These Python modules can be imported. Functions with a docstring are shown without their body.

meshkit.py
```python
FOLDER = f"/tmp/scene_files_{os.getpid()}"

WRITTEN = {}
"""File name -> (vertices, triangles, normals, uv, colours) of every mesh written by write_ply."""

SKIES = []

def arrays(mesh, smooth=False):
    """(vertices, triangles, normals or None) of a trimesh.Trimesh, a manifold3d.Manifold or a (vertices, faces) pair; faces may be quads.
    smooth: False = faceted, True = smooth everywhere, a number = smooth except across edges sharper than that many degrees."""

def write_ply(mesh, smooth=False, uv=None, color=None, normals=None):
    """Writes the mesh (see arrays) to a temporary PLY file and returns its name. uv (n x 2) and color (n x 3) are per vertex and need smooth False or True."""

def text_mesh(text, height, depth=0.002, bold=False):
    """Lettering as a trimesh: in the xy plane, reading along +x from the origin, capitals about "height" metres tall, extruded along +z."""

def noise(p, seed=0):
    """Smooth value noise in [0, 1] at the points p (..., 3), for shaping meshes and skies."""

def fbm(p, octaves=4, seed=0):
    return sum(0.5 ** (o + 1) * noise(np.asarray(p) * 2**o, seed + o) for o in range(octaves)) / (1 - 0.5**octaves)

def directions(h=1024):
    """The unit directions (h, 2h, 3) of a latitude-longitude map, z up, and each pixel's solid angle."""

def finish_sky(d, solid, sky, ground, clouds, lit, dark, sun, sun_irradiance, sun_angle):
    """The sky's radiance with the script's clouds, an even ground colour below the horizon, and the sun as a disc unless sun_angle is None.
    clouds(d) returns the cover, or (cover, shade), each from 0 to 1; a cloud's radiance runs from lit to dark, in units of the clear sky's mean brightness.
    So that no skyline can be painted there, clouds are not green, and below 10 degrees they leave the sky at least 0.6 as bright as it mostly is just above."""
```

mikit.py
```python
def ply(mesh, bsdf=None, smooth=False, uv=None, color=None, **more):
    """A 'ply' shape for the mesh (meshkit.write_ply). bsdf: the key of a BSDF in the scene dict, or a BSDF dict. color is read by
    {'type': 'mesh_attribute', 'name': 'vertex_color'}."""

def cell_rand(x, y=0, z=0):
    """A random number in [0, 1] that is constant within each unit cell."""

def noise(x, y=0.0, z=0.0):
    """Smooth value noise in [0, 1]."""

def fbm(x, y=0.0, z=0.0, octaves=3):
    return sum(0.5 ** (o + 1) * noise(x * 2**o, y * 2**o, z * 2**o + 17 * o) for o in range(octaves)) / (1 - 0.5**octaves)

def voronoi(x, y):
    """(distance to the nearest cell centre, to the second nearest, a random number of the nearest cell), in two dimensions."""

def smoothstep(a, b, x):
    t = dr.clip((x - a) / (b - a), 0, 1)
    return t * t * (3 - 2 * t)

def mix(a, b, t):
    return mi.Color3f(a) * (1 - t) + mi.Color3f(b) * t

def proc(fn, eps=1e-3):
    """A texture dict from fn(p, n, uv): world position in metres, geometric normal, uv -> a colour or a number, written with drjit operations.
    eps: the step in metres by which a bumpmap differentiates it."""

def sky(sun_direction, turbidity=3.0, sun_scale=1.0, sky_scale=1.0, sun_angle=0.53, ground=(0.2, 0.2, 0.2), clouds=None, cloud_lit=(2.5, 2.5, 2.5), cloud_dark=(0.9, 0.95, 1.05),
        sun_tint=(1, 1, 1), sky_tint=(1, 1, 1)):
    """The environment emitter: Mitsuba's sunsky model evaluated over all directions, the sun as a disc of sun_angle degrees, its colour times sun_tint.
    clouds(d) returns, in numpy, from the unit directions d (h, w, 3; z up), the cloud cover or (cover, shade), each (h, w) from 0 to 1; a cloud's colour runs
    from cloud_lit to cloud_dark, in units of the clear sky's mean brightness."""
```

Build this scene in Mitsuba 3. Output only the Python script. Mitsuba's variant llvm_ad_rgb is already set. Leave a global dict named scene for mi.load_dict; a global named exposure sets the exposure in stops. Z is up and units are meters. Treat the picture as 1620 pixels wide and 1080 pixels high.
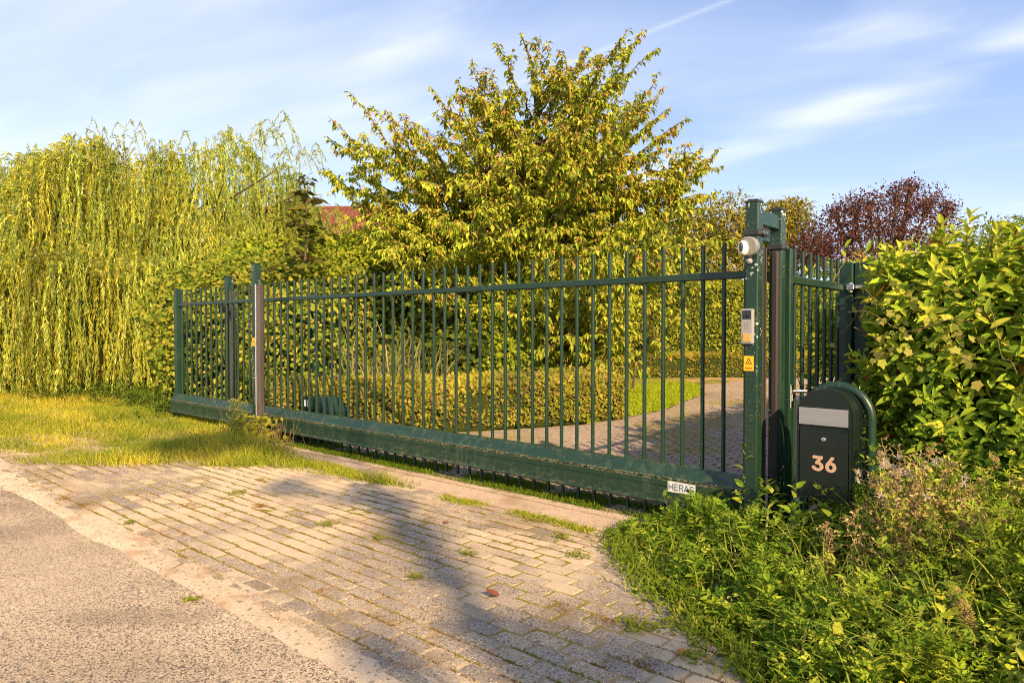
import math
import numpy as np
import trimesh
import drjit as dr
import mitsuba as mi
import mikit
import meshkit
from shapely.geometry import Polygon, Point, LineString
from mikit import proc, fbm, noise, voronoi, smoothstep, mix, cell_rand

T = mi.ScalarTransform4f
scene, labels = {}, {}

# ------------------------------------------------------------------ camera, sky, exposure
CAM_H, FPX = 1.40, 1090.0                       # eye height, focal length in pixels of a 1620 px wide frame
PITCH = math.atan(20 / FPX)
scene['camera'] = {'type': 'perspective', 'fov': math.degrees(2 * math.atan(810 / FPX)), 'fov_axis': 'x',
                   'near_clip': 0.05, 'far_clip': 3000.0,
                   'to_world': T().look_at(origin=[0, 0, CAM_H], target=[0, math.cos(PITCH), CAM_H - math.sin(PITCH)], up=[0, 0, 1])}
SUN_AZ, SUN_EL = math.radians(20), math.radians(28)   # azimuth measured from straight behind the camera towards its right
sun_dir = [math.sin(SUN_AZ) * math.cos(SUN_EL), -math.cos(SUN_AZ) * math.cos(SUN_EL), math.sin(SUN_EL)]


def cirrus(d):
    z = np.maximum(d[..., 2], 0.02)
    k = 1.0 / (z + 0.22)
    qx, qy = d[..., 0] * k, d[..., 1] * k
    a = math.radians(-22)
    u, v = qx * math.cos(a) + qy * math.sin(a), -qx * math.sin(a) + qy * math.cos(a)
    wx = meshkit.fbm(np.stack([u * 1.1, v * 1.1, u * 0 + 3], -1), 3, 5) - .5
    soft = meshkit.fbm(np.stack([u * 0.9 + wx, v * 2.2 + wx, u * 0 + 1], -1), 5, 2)
    fine = meshkit.fbm(np.stack([u * 2.2 + 2 * wx, v * 9 + 2.5 * wx, u * 0 + 7], -1), 5, 9)
    side = np.clip(0.5 - 0.55 * d[..., 0], 0, 1)           # the veil thickens towards one side of the sky
    veil = np.clip((soft - .40 + .26 * (side - .5)) * 2.4, 0, 1) * (0.45 + 0.75 * fine)
    wisps = np.clip((fine - .54) * 1.7, 0, 1) * np.clip((soft - .38) * 4, 0, 1) * .5
    low = np.exp(-np.maximum(z, 0) * 6.0) * (.30 + .34 * side)
    # one aircraft trail, a thin straight line of ice cloud
    A, B = trail_ends
    nrm = np.cross(A, B); nrm /= np.linalg.norm(nrm)
    off = np.abs(d @ nrm)
    along = (d @ A > .90) & (d @ B > .90)
    trail = np.exp(-(off / .0026) ** 2) * np.where(along, .24, 0) * (.7 + .4 * soft)
    A2, B2 = band_ends                                    # an old trail spread into a soft band
    n2 = np.cross(A2, B2); n2 /= np.linalg.norm(n2)
    o2 = d @ n2 + .012 * (wx * 2)
    mid = (A2 + B2) / np.linalg.norm(A2 + B2)
    band = np.exp(-(o2 / .018) ** 2) * np.clip((d @ mid - .93) / .05, 0, 1) * np.clip(fine * 1.1 - .22, 0, .6)
    trail = 1 - (1 - trail) * (1 - np.clip(band, 0, .6))
    cover = 1 - (1 - np.clip(-.06 + .08 * side + veil * .56, 0, .85)) * (1 - wisps) * (1 - np.clip(low, 0, .8)) * (1 - trail)
    return np.clip(cover, 0, .95)


def ray(px, py):
    v = np.array([(px - 810) / FPX, 1.0, (520 - py) / FPX])
    return v / np.linalg.norm(v)


trail_ends = (ray(940, 88), ray(1160, 2))
band_ends = (ray(1090, 250), ray(1640, 60))
scene['sky'] = mikit.sky(sun_dir, turbidity=3, sun_tint=(1.0, 0.90, 0.73), sky_tint=(1.10, .985, 1.10), clouds=cirrus, cloud_lit=(2.3, 2.35, 2.5))
exposure = 2.7

# ------------------------------------------------------------------ frames and helpers
US, UB = np.array([-.7520, .6591]), np.array([.6591, .7520])   # along the gate (to the left and away) and across it (into the garden)
GATE = np.eye(4)
GATE[:2, 0], GATE[:2, 1] = -US, UB                              # local x = -s, local y = b


def G(s, b, z=0.0):
    p = s * US + b * UB
    return np.array([p[0], p[1], z])


def SB(x, y):
    return x * US[0] + y * US[1], x * UB[0] + y * UB[1]


def at(px, py, r):
    """The point that lies r metres ahead on the sight line of a pixel of the photograph."""
    return np.array([(px - 810) / FPX * r, r, CAM_H + (520 - py) / FPX * r])


def nrm(v):
    return v / (np.linalg.norm(v, axis=-1, keepdims=True) + 1e-12)


def add(key, mesh, bsdf, smooth=False, color=None, **kw):
    n, k = 0, key
    while k in scene:
        n += 1
        k = f'{key}_{n:03d}'
    scene[k] = mesh if isinstance(mesh, dict) else mikit.ply(mesh, bsdf, smooth, color=color)
    if kw:
        labels[k] = kw
    return k


def thing(key, label, category, group=None, kind=None):
    labels[key] = {'label': label, 'category': category}
    if group: labels[key]['group'] = group
    if kind: labels[key]['kind'] = kind
    return key


def struct(key, mesh, bsdf, smooth=False, label=None, color=None):
    add(key, mesh, bsdf, smooth, color)
    labels[key] = {'kind': 'structure'}
    if label: labels[key]['label'] = label


def loc(mesh, m=GATE):
    mesh = mesh.copy()
    mesh.apply_transform(m)
    return mesh


def cat(*ms):
    return trimesh.util.concatenate(list(ms))


def cbox(x0, x1, y0, y1, z0, z1, c=.004):
    """A box with chamfered edges."""
    c = min(c, .45 * (x1 - x0), .45 * (y1 - y0), .45 * (z1 - z0))
    pts = []
    for X, i in ((x0, 1), (x1, -1)):
        for Y, j in ((y0, 1), (y1, -1)):
            for Z, k in ((z0, 1), (z1, -1)):
                pts += [(X, Y + j * c, Z + k * c), (X + i * c, Y, Z + k * c), (X + i * c, Y + j * c, Z)]
    return trimesh.convex.convex_hull(np.array(pts))


def gbox(s0, s1, b0, b1, z0, z1, c=.004):
    return loc(cbox(-s1, -s0, b0, b1, z0, z1, c))


def prism(poly_bz, s0, s1):
    """A profile in (b, z) drawn out along the gate."""
    m = trimesh.creation.extrude_polygon(Polygon(poly_bz), s1 - s0, engine='earcut')
    v = m.vertices.copy()
    m.vertices = np.c_[v[:, 2] - s1, v[:, 0], v[:, 1]]
    return loc(m)


def tube(pts, rad, sides=8, caps=True):
    p = np.asarray(pts, float)
    rad = np.broadcast_to(np.asarray(rad, float), (len(p),))
    t = nrm(np.gradient(p, axis=0))
    ref = np.array([0, 0, 1.0]) if abs(t[0][2]) < .9 else np.array([1.0, 0, 0])
    a = nrm(np.cross(t[0], ref)); A = [a]
    for i in range(1, len(p)):
        a = A[-1] - t[i] * np.dot(A[-1], t[i]); A.append(a / (np.linalg.norm(a) + 1e-12))
    A = np.array(A); B = np.cross(t, A)
    ang = np.arange(sides) * 2 * np.pi / sides
    v = p[:, None] + rad[:, None, None] * (np.cos(ang)[None, :, None] * A[:, None] + np.sin(ang)[None, :, None] * B[:, None])
    i, j = np.meshgrid(np.arange(len(p) - 1), np.arange(sides), indexing='ij')
    q = np.stack([i * sides + j, i * sides + (j + 1) % sides, (i + 1) * sides + (j + 1) % sides, (i + 1) * sides + j], -1).reshape(-1, 4)
    f = np.vstack([q[:, [0, 1, 2]], q[:, [0, 2, 3]]])
    v = v.reshape(-1, 3)
    if caps:
        n = len(v)
        v = np.vstack([v, p[0], p[-1]])
        j = np.arange(sides)
        k = (len(p) - 1) * sides
        f = np.vstack([f, np.c_[j * 0 + n, (j + 1) % sides, j], np.c_[j * 0 + n + 1, k + j, k + (j + 1) % sides]])
    return trimesh.Trimesh(v, f, process=False)


def rod(a, b, r, sides=10):
    return tube([a, b], [r, r], sides)


# leaf templates: vertices (along, across, up) and triangles
DIAMOND = (np.array([[0, 0, 0], [.42, .5, .04], [1, 0, -.06], [.42, -.5, .04]]), np.array([[0, 2, 1], [0, 3, 2]]))
FOLD = (np.array([[0, 0, 0], [.5, 0, 0], [1, 0, -.12], [.42, .5, .12], [.42, -.5, .12]]), np.array([[0, 1, 3], [1, 2, 3], [0, 4, 1], [1, 4, 2]]))
ARCH = (np.array([[0, .4, 0], [0, -.4, 0], [.25, .5, .02], [.25, -.5, .02], [.48, .5, -.06], [.48, -.5, -.06], [.66, .4, -.20], [.66, -.4, -.20], [.80, .26, -.38], [.80, -.26, -.38], [.86, 0, -.58]]),
        np.array([[0, 1, 3], [0, 3, 2], [2, 3, 5], [2, 5, 4], [4, 5, 7], [4, 7, 6], [6, 7, 9], [6, 9, 8], [8, 9, 10]]))
BLADE = (np.array([[0, .5, 0], [0, -.5, 0], [.55, .42, .06], [.55, -.42, .06], [1, 0, .28]]), np.array([[0, 1, 3], [0, 3, 2], [2, 3, 4]]))
ARC = (np.array([[0, .4, 0], [0, -.4, 0], [.3, .5, .10], [.3, -.5, .10], [.6, .42, .10], [.6, -.42, .10], [.85, .25, -.02], [.85, -.25, -.02], [1, 0, -.16]]),
       np.array([[0, 1, 3], [0, 3, 2], [2, 3, 5], [2, 5, 4], [4, 5, 7], [4, 7, 6], [6, 7, 8]]))


def oval(n=5, fold=.16, droop=.18, tipw=.0, fat=.55):
    """A broad leaf with a creased midrib that bends down towards its tip."""
    v, f = [], []
    xs = np.linspace(0, 1, n + 1)
    for x in xs:
        w = .5 * math.sin(math.pi * min(1, max(0, x)) ** fat) ** .8 if 0 < x < 1 else 0
        z = -droop * x * x
        v += [(x, w, z + fold * w), (x, 0, z), (x, -w, z + fold * w)]
    for i in range(n):
        a, b = 3 * i, 3 * i + 3
        for k in (0, 1):
            q = (a + k, a + k + 1, b + k + 1, b + k)
            for t in ((q[0], q[1], q[2]), (q[0], q[2], q[3])):
                P = [v[j] for j in t]
                if len({tuple(np.round(p, 6)) for p in P}) == 3: f.append(t)
    return np.array(v), np.array(f)


LAUREL = oval(5, .20, .16, fat=.8)
BROAD = oval(4, .25, .25, fat=.62)


def lobed():
    """A leaf of five pointed lobes, as on maples and vines."""
    pts = []
    for k, (ang, r) in enumerate([(-150, .30), (-115, .55), (-90, .46), (-60, .76), (-28, .62), (0, 1.0), (28, .62), (60, .76), (90, .46), (115, .55), (150, .30)]):
        a = math.radians(ang); pts.append((.30 + .7 * r * math.cos(a), .7 * r * math.sin(a), -.10 * r * r + .05 * (k % 2)))
    v = np.array([(.3, 0, 0)] + pts)
    f = [(0, i, i % 11 + 1) for i in range(1, 12)]
    return v, np.array(f)


LOBED = lobed()


def leaves(tpl, P, X, Z, L, W, col=None):
    V, F = tpl
    n = len(P)
    X = nrm(X); Y = nrm(np.cross(Z, X)); Z = np.cross(X, Y)
    L, W = np.broadcast_to(L, (n,)), np.broadcast_to(W, (n,))
    v = (P[:, None] + V[None, :, 0, None] * L[:, None, None] * X[:, None] + V[None, :, 1, None] * W[:, None, None] * Y[:, None]
         + V[None, :, 2, None] * L[:, None, None] * Z[:, None])
    f = F[None] + (np.arange(n) * len(V))[:, None, None]
    c = None if col is None else np.repeat(col, len(V), axis=0)
    return v.reshape(-1, 3), f.reshape(-1, 3), c


def join(parts):
    vs, fs, cs, o = [], [], [], 0
    for v, f, c in parts:
        vs.append(v); fs.append(f + o); cs.append(c); o += len(v)
    return np.vstack(vs), np.vstack(fs), np.vstack(cs)


def paint(rng, n, pal, wts=None, jit=.14):
    pal = np.asarray(pal, float)
    k = rng.choice(len(pal), n, p=None if wts is None else np.array(wts) / np.sum(wts))
    k2 = rng.choice(len(pal), n, p=None if wts is None else np.array(wts) / np.sum(wts))
    t = rng.random((n, 1)) * .5
    c = pal[k] * (1 - t) + pal[k2] * t
    return np.clip(c * np.exp(rng.normal(0, jit, (n, 1))), .004, .9)


def rdir(rng, n):
    return nrm(rng.normal(size=(n, 3)))


def leafmesh(key, parts, bsdf='leaf', smooth=False, **kw):
    v, f, c = join(parts) if isinstance(parts, list) else parts
    return add(key, (v, f), bsdf, smooth, color=c, **kw)


# ------------------------------------------------------------------ materials
def two(d):
    return {'type': 'twosided', 'bsdf': d}


def principled(base, rough=.6, spec=.3, **kw):
    b = base if isinstance(base, dict) else {'type': 'rgb', 'value': list(base)}
    return two({'type': 'principled', 'base_color': b, 'roughness': rough, 'specular': spec, **kw})


VC = {'type': 'mesh_attribute', 'name': 'vertex_color'}
scene['leaf'] = {'type': 'principledthin', 'base_color': VC, 'roughness': .55, 'diff_trans': .75, 'eta': 1.3}
scene['glossy_leaf'] = {'type': 'principledthin', 'base_color': VC, 'roughness': .26, 'diff_trans': .55, 'eta': 1.5}
scene['dry_leaf'] = {'type': 'principledthin', 'base_color': VC, 'roughness': .75, 'diff_trans': .5, 'eta': 1.2}
scene['bark'] = principled(proc(lambda p, n, uv: mix((.07, .05, .035), (.17, .13, .09), fbm(p.x * 18, p.y * 18, p.z * 5))), .85, .15)
scene['shade_core'] = principled(proc(lambda p, n, uv: mix((.016, .024, .008), (.05, .065, .016), fbm(p.x * 22, p.y * 22, p.z * 22))), .9, .05)  # solid cores behind the leaves, coloured dark like the shade in the gaps
scene['stem_green'] = principled((.13, .16, .04), .6)
scene['stem_dry'] = principled((.24, .17, .09), .8, .1)


def paint_green(p, n, uv):
    grime = fbm(p.x * 7, p.y * 7, p.z * 3, 4)
    c = mix((.008, .030, .018), (.013, .041, .025), grime)
    dust = smoothstep(.60, .80, noise(p.x * 150, p.y * 150, p.z * 70)) * smoothstep(.45, .75, fbm(p.x * 9, p.y * 9, p.z * 4))
    return mix(c, (.15, .17, .11), dust * .32)


scene['green_paint'] = principled(proc(paint_green), .36, .45)


def paint_beam(p, n, uv):
    c = paint_green(p, n, uv)
    crease = dr.exp(-dr.square((p.z - .336) / .010))
    lich = smoothstep(.46, .62, noise(p.x * 90, p.y * 90, p.z * 160)) * crease
    top = smoothstep(.55, .8, fbm(p.x * 60, p.y * 60, p.z * 60)) * smoothstep(.40, .43, p.z)
    streak = smoothstep(.52, .72, fbm(p.x * 26, p.y * 26, p.z * 2.2, 4))
    c = mix(c, (.075, .105, .075), streak * .30)
    splash = smoothstep(.48, .72, fbm(p.x * 25, p.y * 25, p.z * 40)) * (1 - smoothstep(.16, .29, p.z))
    c = mix(c, (.36, .30, .15), lich * .85)
    c = mix(c, (.20, .18, .10), top * .5)
    return mix(c, (.20, .17, .11), splash * .28)


scene['beam_paint'] = principled(proc(paint_beam), .34, .45)


def chipped(p, n, uv):
    c = paint_green(p, n, uv)
    chip = smoothstep(.72, .76, noise(p.x * 90 + 3, p.y * 90, p.z * 60)) * smoothstep(.60, .70, noise(p.x * 11, p.y * 11, p.z * 5))
    return mix(c, (.55, .56, .52), chip * .85)


scene['post_paint'] = principled(proc(chipped), .34, .45)
scene['dark_paint'] = principled(proc(lambda p, n, uv: mix((.0045, .010, .008), (.007, .0145, .0115), fbm(p.x * 9, p.y * 9, p.z * 5))), .34, .45)
scene['cap_plastic'] = principled((.028, .034, .036), .45)
scene['rubber'] = principled(proc(lambda p, n, uv: mix((.020, .018, .019), (.05, .043, .042), fbm(p.x * 14, p.y * 14, p.z * 2))), .55)
scene['rubber_grey'] = principled(proc(lambda p, n, uv: mix((.040, .034, .033), (.072, .062, .059), fbm(p.x * 14, p.y * 14, p.z * 2))), .45, .5)
scene['steel'] = {'type': 'roughconductor', 'material': 'Al', 'alpha': .28, 'specular_reflectance': {'type': 'rgb', 'value': [.75, .74, .72]}}
scene['steel'] = two(scene['steel'])
scene['brushed'] = principled(proc(lambda p, n, uv: mix((.40, .40, .40), (.50, .50, .50), noise(p.x * 6, p.y * 6, p.z * 160))), .38, .5, metallic=.75)
scene['grey_plastic'] = principled((.20, .20, .20), .45)
scene['light_plastic'] = principled((.29, .29, .30), .4)
scene['black_glass'] = principled((.012, .012, .014), .08, .6)
scene['white_lens'] = principled((.72, .72, .70), .12, .6)
scene['amber_button'] = principled((.50, .33, .08), .35)
scene['sign_yellow'] = principled(proc(lambda p, n, uv: mix((.72, .40, .015), (.80, .48, .03), fbm(p.x * 30, p.y * 30, p.z * 30))), .4)
scene['print_black'] = principled((.015, .013, .012), .5)
scene['print_red'] = principled((.45, .10, .01), .5)
scene['number_copper'] = principled((.46, .31, .21), .4, .5)
scene['plate_white'] = principled(proc(lambda p, n, uv: mix((.62, .62, .60), (.34, .29, .20), smoothstep(.60, .72, fbm(p.x * 40, p.y * 40, p.z * 60)))), .45)
scene['plate_blue'] = principled((.12, .17, .24), .5)


def brick_tone(a, b, seed):
    def f(p, n, uv):
        g = fbm(p.x * 3.0 + seed, p.y * 3.0, 0, 3)
        c = mix(a, b, g)
        d1, d2, r = voronoi(p.x * 95, p.y * 95)
        grit = smoothstep(.45, .2, d1)
        c = c * (0.62 + .30 * grit) + mi.Color3f(.30, .28, .25) * smoothstep(.84, .90, r) * grit * .8
        c = c * (1 - .45 * smoothstep(.84, .90, cell_rand(dr.floor(p.x * 95), dr.floor(p.y * 95), seed)))
        sand = smoothstep(.40, .62, fbm(p.x * 1.3 + 7, p.y * 1.3 + seed * .02, 2, 4))
        stain = smoothstep(.60, .74, fbm(p.x * 2.4 + 31, p.y * 2.4, 1, 4))
        c = mix(c, (.50, .405, .29), sand * .75)
        return mix(c, (.17, .13, .075), stain * .5)
    return f


def grit_bump(f=110.0, h=1.0):
    def g(p, n, uv):
        d1, d2, r = voronoi(p.x * f, p.y * f)
        return (smoothstep(.6, .1, d1) * (.4 + r) + .6 * fbm(p.x * 40, p.y * 40, p.z * 40)) * h
    return g


_gb = grit_bump()
for i, (a, b) in enumerate([((.38, .315, .245), (.47, .39, .305)), ((.31, .26, .215), (.41, .345, .28)), ((.43, .345, .25), (.50, .41, .305)), ((.285, .245, .205), (.36, .305, .255))]):
    scene[f'paver_{i}'] = two({'type': 'bumpmap', 'arbitrary': proc(_gb, 2e-3), 'scale': .0022,
                               'bsdf': {'type': 'principled', 'base_color': proc(brick_tone(a, b, 11.0 * i)), 'roughness': .85, 'specular': .2}})


def bed_tone(p, n, uv):
    g = fbm(p.x * 2.1, p.y * 2.1, 0, 4)
    c = mix((.24, .175, .09), (.36, .275, .165), fbm(p.x * 30, p.y * 30, 0))
    moss = mix((.13, .13, .02), (.24, .20, .04), fbm(p.x * 60, p.y * 60, 3))
    return mix(c, moss, smoothstep(.42, .60, g))


scene['joint_soil'] = principled(proc(bed_tone), .95, .05)


def sand_tone(p, n, uv):
    c = mix((.48, .385, .28), (.60, .50, .38), fbm(p.x * 2.3, p.y * 2.3, 5, 4))
    d1, d2, r = voronoi(p.x * 120, p.y * 120)
    c = c * (.80 + .35 * r * smoothstep(.55, .25, d1))
    c = c * (1 - .55 * smoothstep(.93, .97, cell_rand(dr.floor(p.x * 70), dr.floor(p.y * 70), 4)))
    brown = smoothstep(.56, .70, fbm(p.x * 4.6 + 9, p.y * 4.6, 8, 4))
    return mix(c, (.27, .165, .08), brown * .55)


scene['sand'] = two({'type': 'bumpmap', 'arbitrary': proc(grit_bump(130.0), 2e-3), 'scale': .0018,
                     'bsdf': {'type': 'principled', 'base_color': proc(sand_tone), 'roughness': .95, 'specular': .1}})


def asphalt_tone(p, n, uv):
    d1, d2, r = voronoi(p.x * 125, p.y * 125)
    stone = mix((.31, .25, .19), (.60, .50, .38), r)
    stone = mix(stone, (.10, .085, .075), smoothstep(.80, .84, cell_rand(r * 977, 3, 1)))
    edge = smoothstep(.03, .20, d2 - d1)
    c = mix((.17, .135, .105), stone, edge)
    g = fbm(p.x * 1.5, p.y * 1.5, 4, 4)
    wear = smoothstep(.50, .68, fbm(p.x * .8 + 11, p.y * 2.4 + 3, 9, 4))
    return c * (.70 + .5 * g) * (1 - .25 * wear)


def asphalt_bump(p, n, uv):
    d1, d2, r = voronoi(p.x * 125, p.y * 125)
    return smoothstep(.0, .35, d2 - d1) * (.5 + .7 * r)


scene['chip_seal'] = two({'type': 'bumpmap', 'arbitrary': proc(asphalt_bump, 1.5e-3), 'scale': .0030,
                          'bsdf': {'type': 'principled', 'base_color': proc(asphalt_tone), 'roughness': .8, 'specular': .3}})


def soil_tone(p, n, uv):
    c = mix((.085, .095, .022), (.22, .20, .05), fbm(p.x * 5, p.y * 5, 0, 4))
    bare = smoothstep(.56, .66, fbm(p.x * 1.1 + 4, p.y * 1.1, 2, 4))
    return mix(c, (.30, .20, .10), bare * .8) * (.6 + .6 * noise(p.x * 60, p.y * 60, 1))


scene['soil'] = principled(proc(soil_tone), .95, .05)


def concrete_tone(p, n, uv):
    c = mix((.34, .26, .19), (.45, .36, .27), fbm(p.x * 6, p.y * 6, p.z * 6, 4))
    d1, d2, r = voronoi(p.x * 80, p.y * 80)
    c = c * (.8 + .35 * r)
    return mix(c, (.17, .11, .065), smoothstep(.55, .7, fbm(p.x * 2 + 5, p.y * 2, 3, 4)) * .5)


scene['concrete'] = two({'type': 'bumpmap', 'arbitrary': proc(grit_bump(80.0), 2e-3), 'scale': .0022,
                         'bsdf': {'type': 'principled', 'base_color': proc(concrete_tone), 'roughness': .9, 'specular': .15}})
scene['rust'] = principled(proc(lambda p, n, uv: mix((.10, .055, .03), (.20, .11, .06), fbm(p.x * 30, p.y * 30, p.z * 30))), .8, .2)


def yard_tone(p, n, uv):
    c = mix((.21, .17, .135), (.29, .235, .18), fbm(p.x * 1.2, p.y * 1.2, 2, 4))
    mossy = smoothstep(.50, .66, fbm(p.x * 1.0 + 3, p.y * 1.0, 6, 4))
    c = mix(c, (.20, .17, .05), mossy * .65)
    return c * (.7 + .5 * noise(p.x * 45, p.y * 45, 2))


scene['yard_paver'] = principled(proc(yard_tone), .9, .12)
scene['roof_tile'] = principled(proc(lambda p, n, uv: mix((.12, .042, .03), (.20, .075, .05), fbm(p.x * 5, p.y * 5, p.z * 5))), .8, .2)
scene['house_brick'] = principled(proc(lambda p, n, uv: mix((.25, .10, .06), (.35, .16, .10), noise(p.x * 9, p.y * 9, p.z * 14))), .9, .1)
scene['white_frame'] = principled((.75, .75, .72), .5)
scene['window_glass'] = principled((.02, .025, .03), .05, .6)

# ------------------------------------------------------------------ ground, road, driveway
ROAD_B, STRIP0, STRIP1, RAIL_B, GB = 1.62, 3.98, 4.40, 4.26, 4.48


def sheet(poly, z):
    v, f = trimesh.creation.triangulate_polygon(Polygon(poly), engine='earcut')
    v = np.asarray(v)
    P = np.array([G(-x, y, z) for x, y in v])
    n = np.cross(P[f[:, 1]] - P[f[:, 0]], P[f[:, 2]] - P[f[:, 0]])[:, 2]
    f = np.where((n < 0)[:, None], f[:, ::-1], f)
    return P, f


def rect_sheet(s0, s1, b0, b1, z, step):
    """A fine grid over a rectangle of the gate's frame; z(s, b) gives its height."""
    ns, nb = max(2, int((s1 - s0) / step) + 1), max(2, int((b1 - b0) / step) + 1)
    S, B = np.meshgrid(np.linspace(s0, s1, ns), np.linspace(b0, b1, nb))
    Z = z(S, B)
    P = np.stack([S * US[0] + B * UB[0], S * US[1] + B * UB[1], Z], -1).reshape(-1, 3)
    i, j = np.meshgrid(np.arange(nb - 1), np.arange(ns - 1), indexing='ij')
    q = np.stack([i * ns + j, (i + 1) * ns + j, (i + 1) * ns + j + 1, i * ns + j + 1], -1).reshape(-1, 4)
    return P, q


def ground_z(x, y):
    s, b = SB(x, y)
    h = -.045 + .05 * np.clip((meshkit.fbm(np.stack([x * .6, y * .6, x * 0], -1), 3, 4) - .35), 0, 1)
    bank = np.clip((1.3 - s) / 1.2, 0, 1) * np.clip((b - 2.3) / .8, 0, 1)
    verge = np.clip((s - 7.0) / 2.0, 0, 1) * np.clip((b - 2.2) / 1.5, 0, 1)
    return h + .10 * bank * np.clip(1.5 - np.abs(s) * .05, 0, 1) + .07 * verge


gx, gy = [np.unique(np.r_[np.linspace(-700, -26, 12), np.linspace(-26, 26, 105), np.linspace(26, 700, 12)]) for _ in range(2)]
X, Y = np.meshgrid(gx, gy)
Zg = ground_z(X, Y)
sg, bg = SB(X, Y)
near_flat = (sg > -3) & (sg < 9.2) & (bg < 12.5) & (bg > 1.0)
Zg = np.where((bg < 1.9), -.06, Zg)
drive_mask = (sg > 1.2) & (sg < 5.6) & (bg > 1.9)
Zg = np.where(drive_mask, -.06, Zg)
i, j = np.meshgrid(np.arange(len(gy) - 1), np.arange(len(gx) - 1), indexing='ij')
q = np.stack([i * len(gx) + j, i * len(gx) + j + 1, (i + 1) * len(gx) + j + 1, (i + 1) * len(gx) + j], -1).reshape(-1, 4)
struct('ground', (np.stack([X, Y, Zg], -1).reshape(-1, 3), q), 'soil', True, 'grassy and bare soil of the verge and garden')
struct('road', rect_sheet(-60, 90, -4.2, ROAD_B, lambda s, b: .004 + .004 * np.sin(s * .6) + 0 * b, 1.0), 'chip_seal', True, 'worn chip seal road with pale grit')
struct('road_edge_soil', rect_sheet(-3, 11, ROAD_B - .03, STRIP0 + .01, lambda s, b: -.0048 + .004 * (meshkit.fbm(np.stack([s * 5, b * 5, s * 0], -1), 3) - .5), .06), 'joint_soil', True,
       'mossy soil in the joints between the pavers')

LEFT_EDGE = [(10.2, 1.62), (9.6, 1.72), (8.85, 1.95), (8.1, 2.30), (7.63, 2.60), (7.25, 3.10), (6.4, 3.62), (5.5, 3.86), (4.6, 3.98)]
RIGHT_EDGE = [(2.60, 3.98), (2.45, 3.80), (2.0, 3.40), (1.69, 3.13), (1.14, 2.76), (.6, 2.38), (.1, 2.0), (-.4, 1.62)]
APRON = Polygon(LEFT_EDGE + RIGHT_EDGE).buffer(.22)

rng = np.random.default_rng(5)


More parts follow.
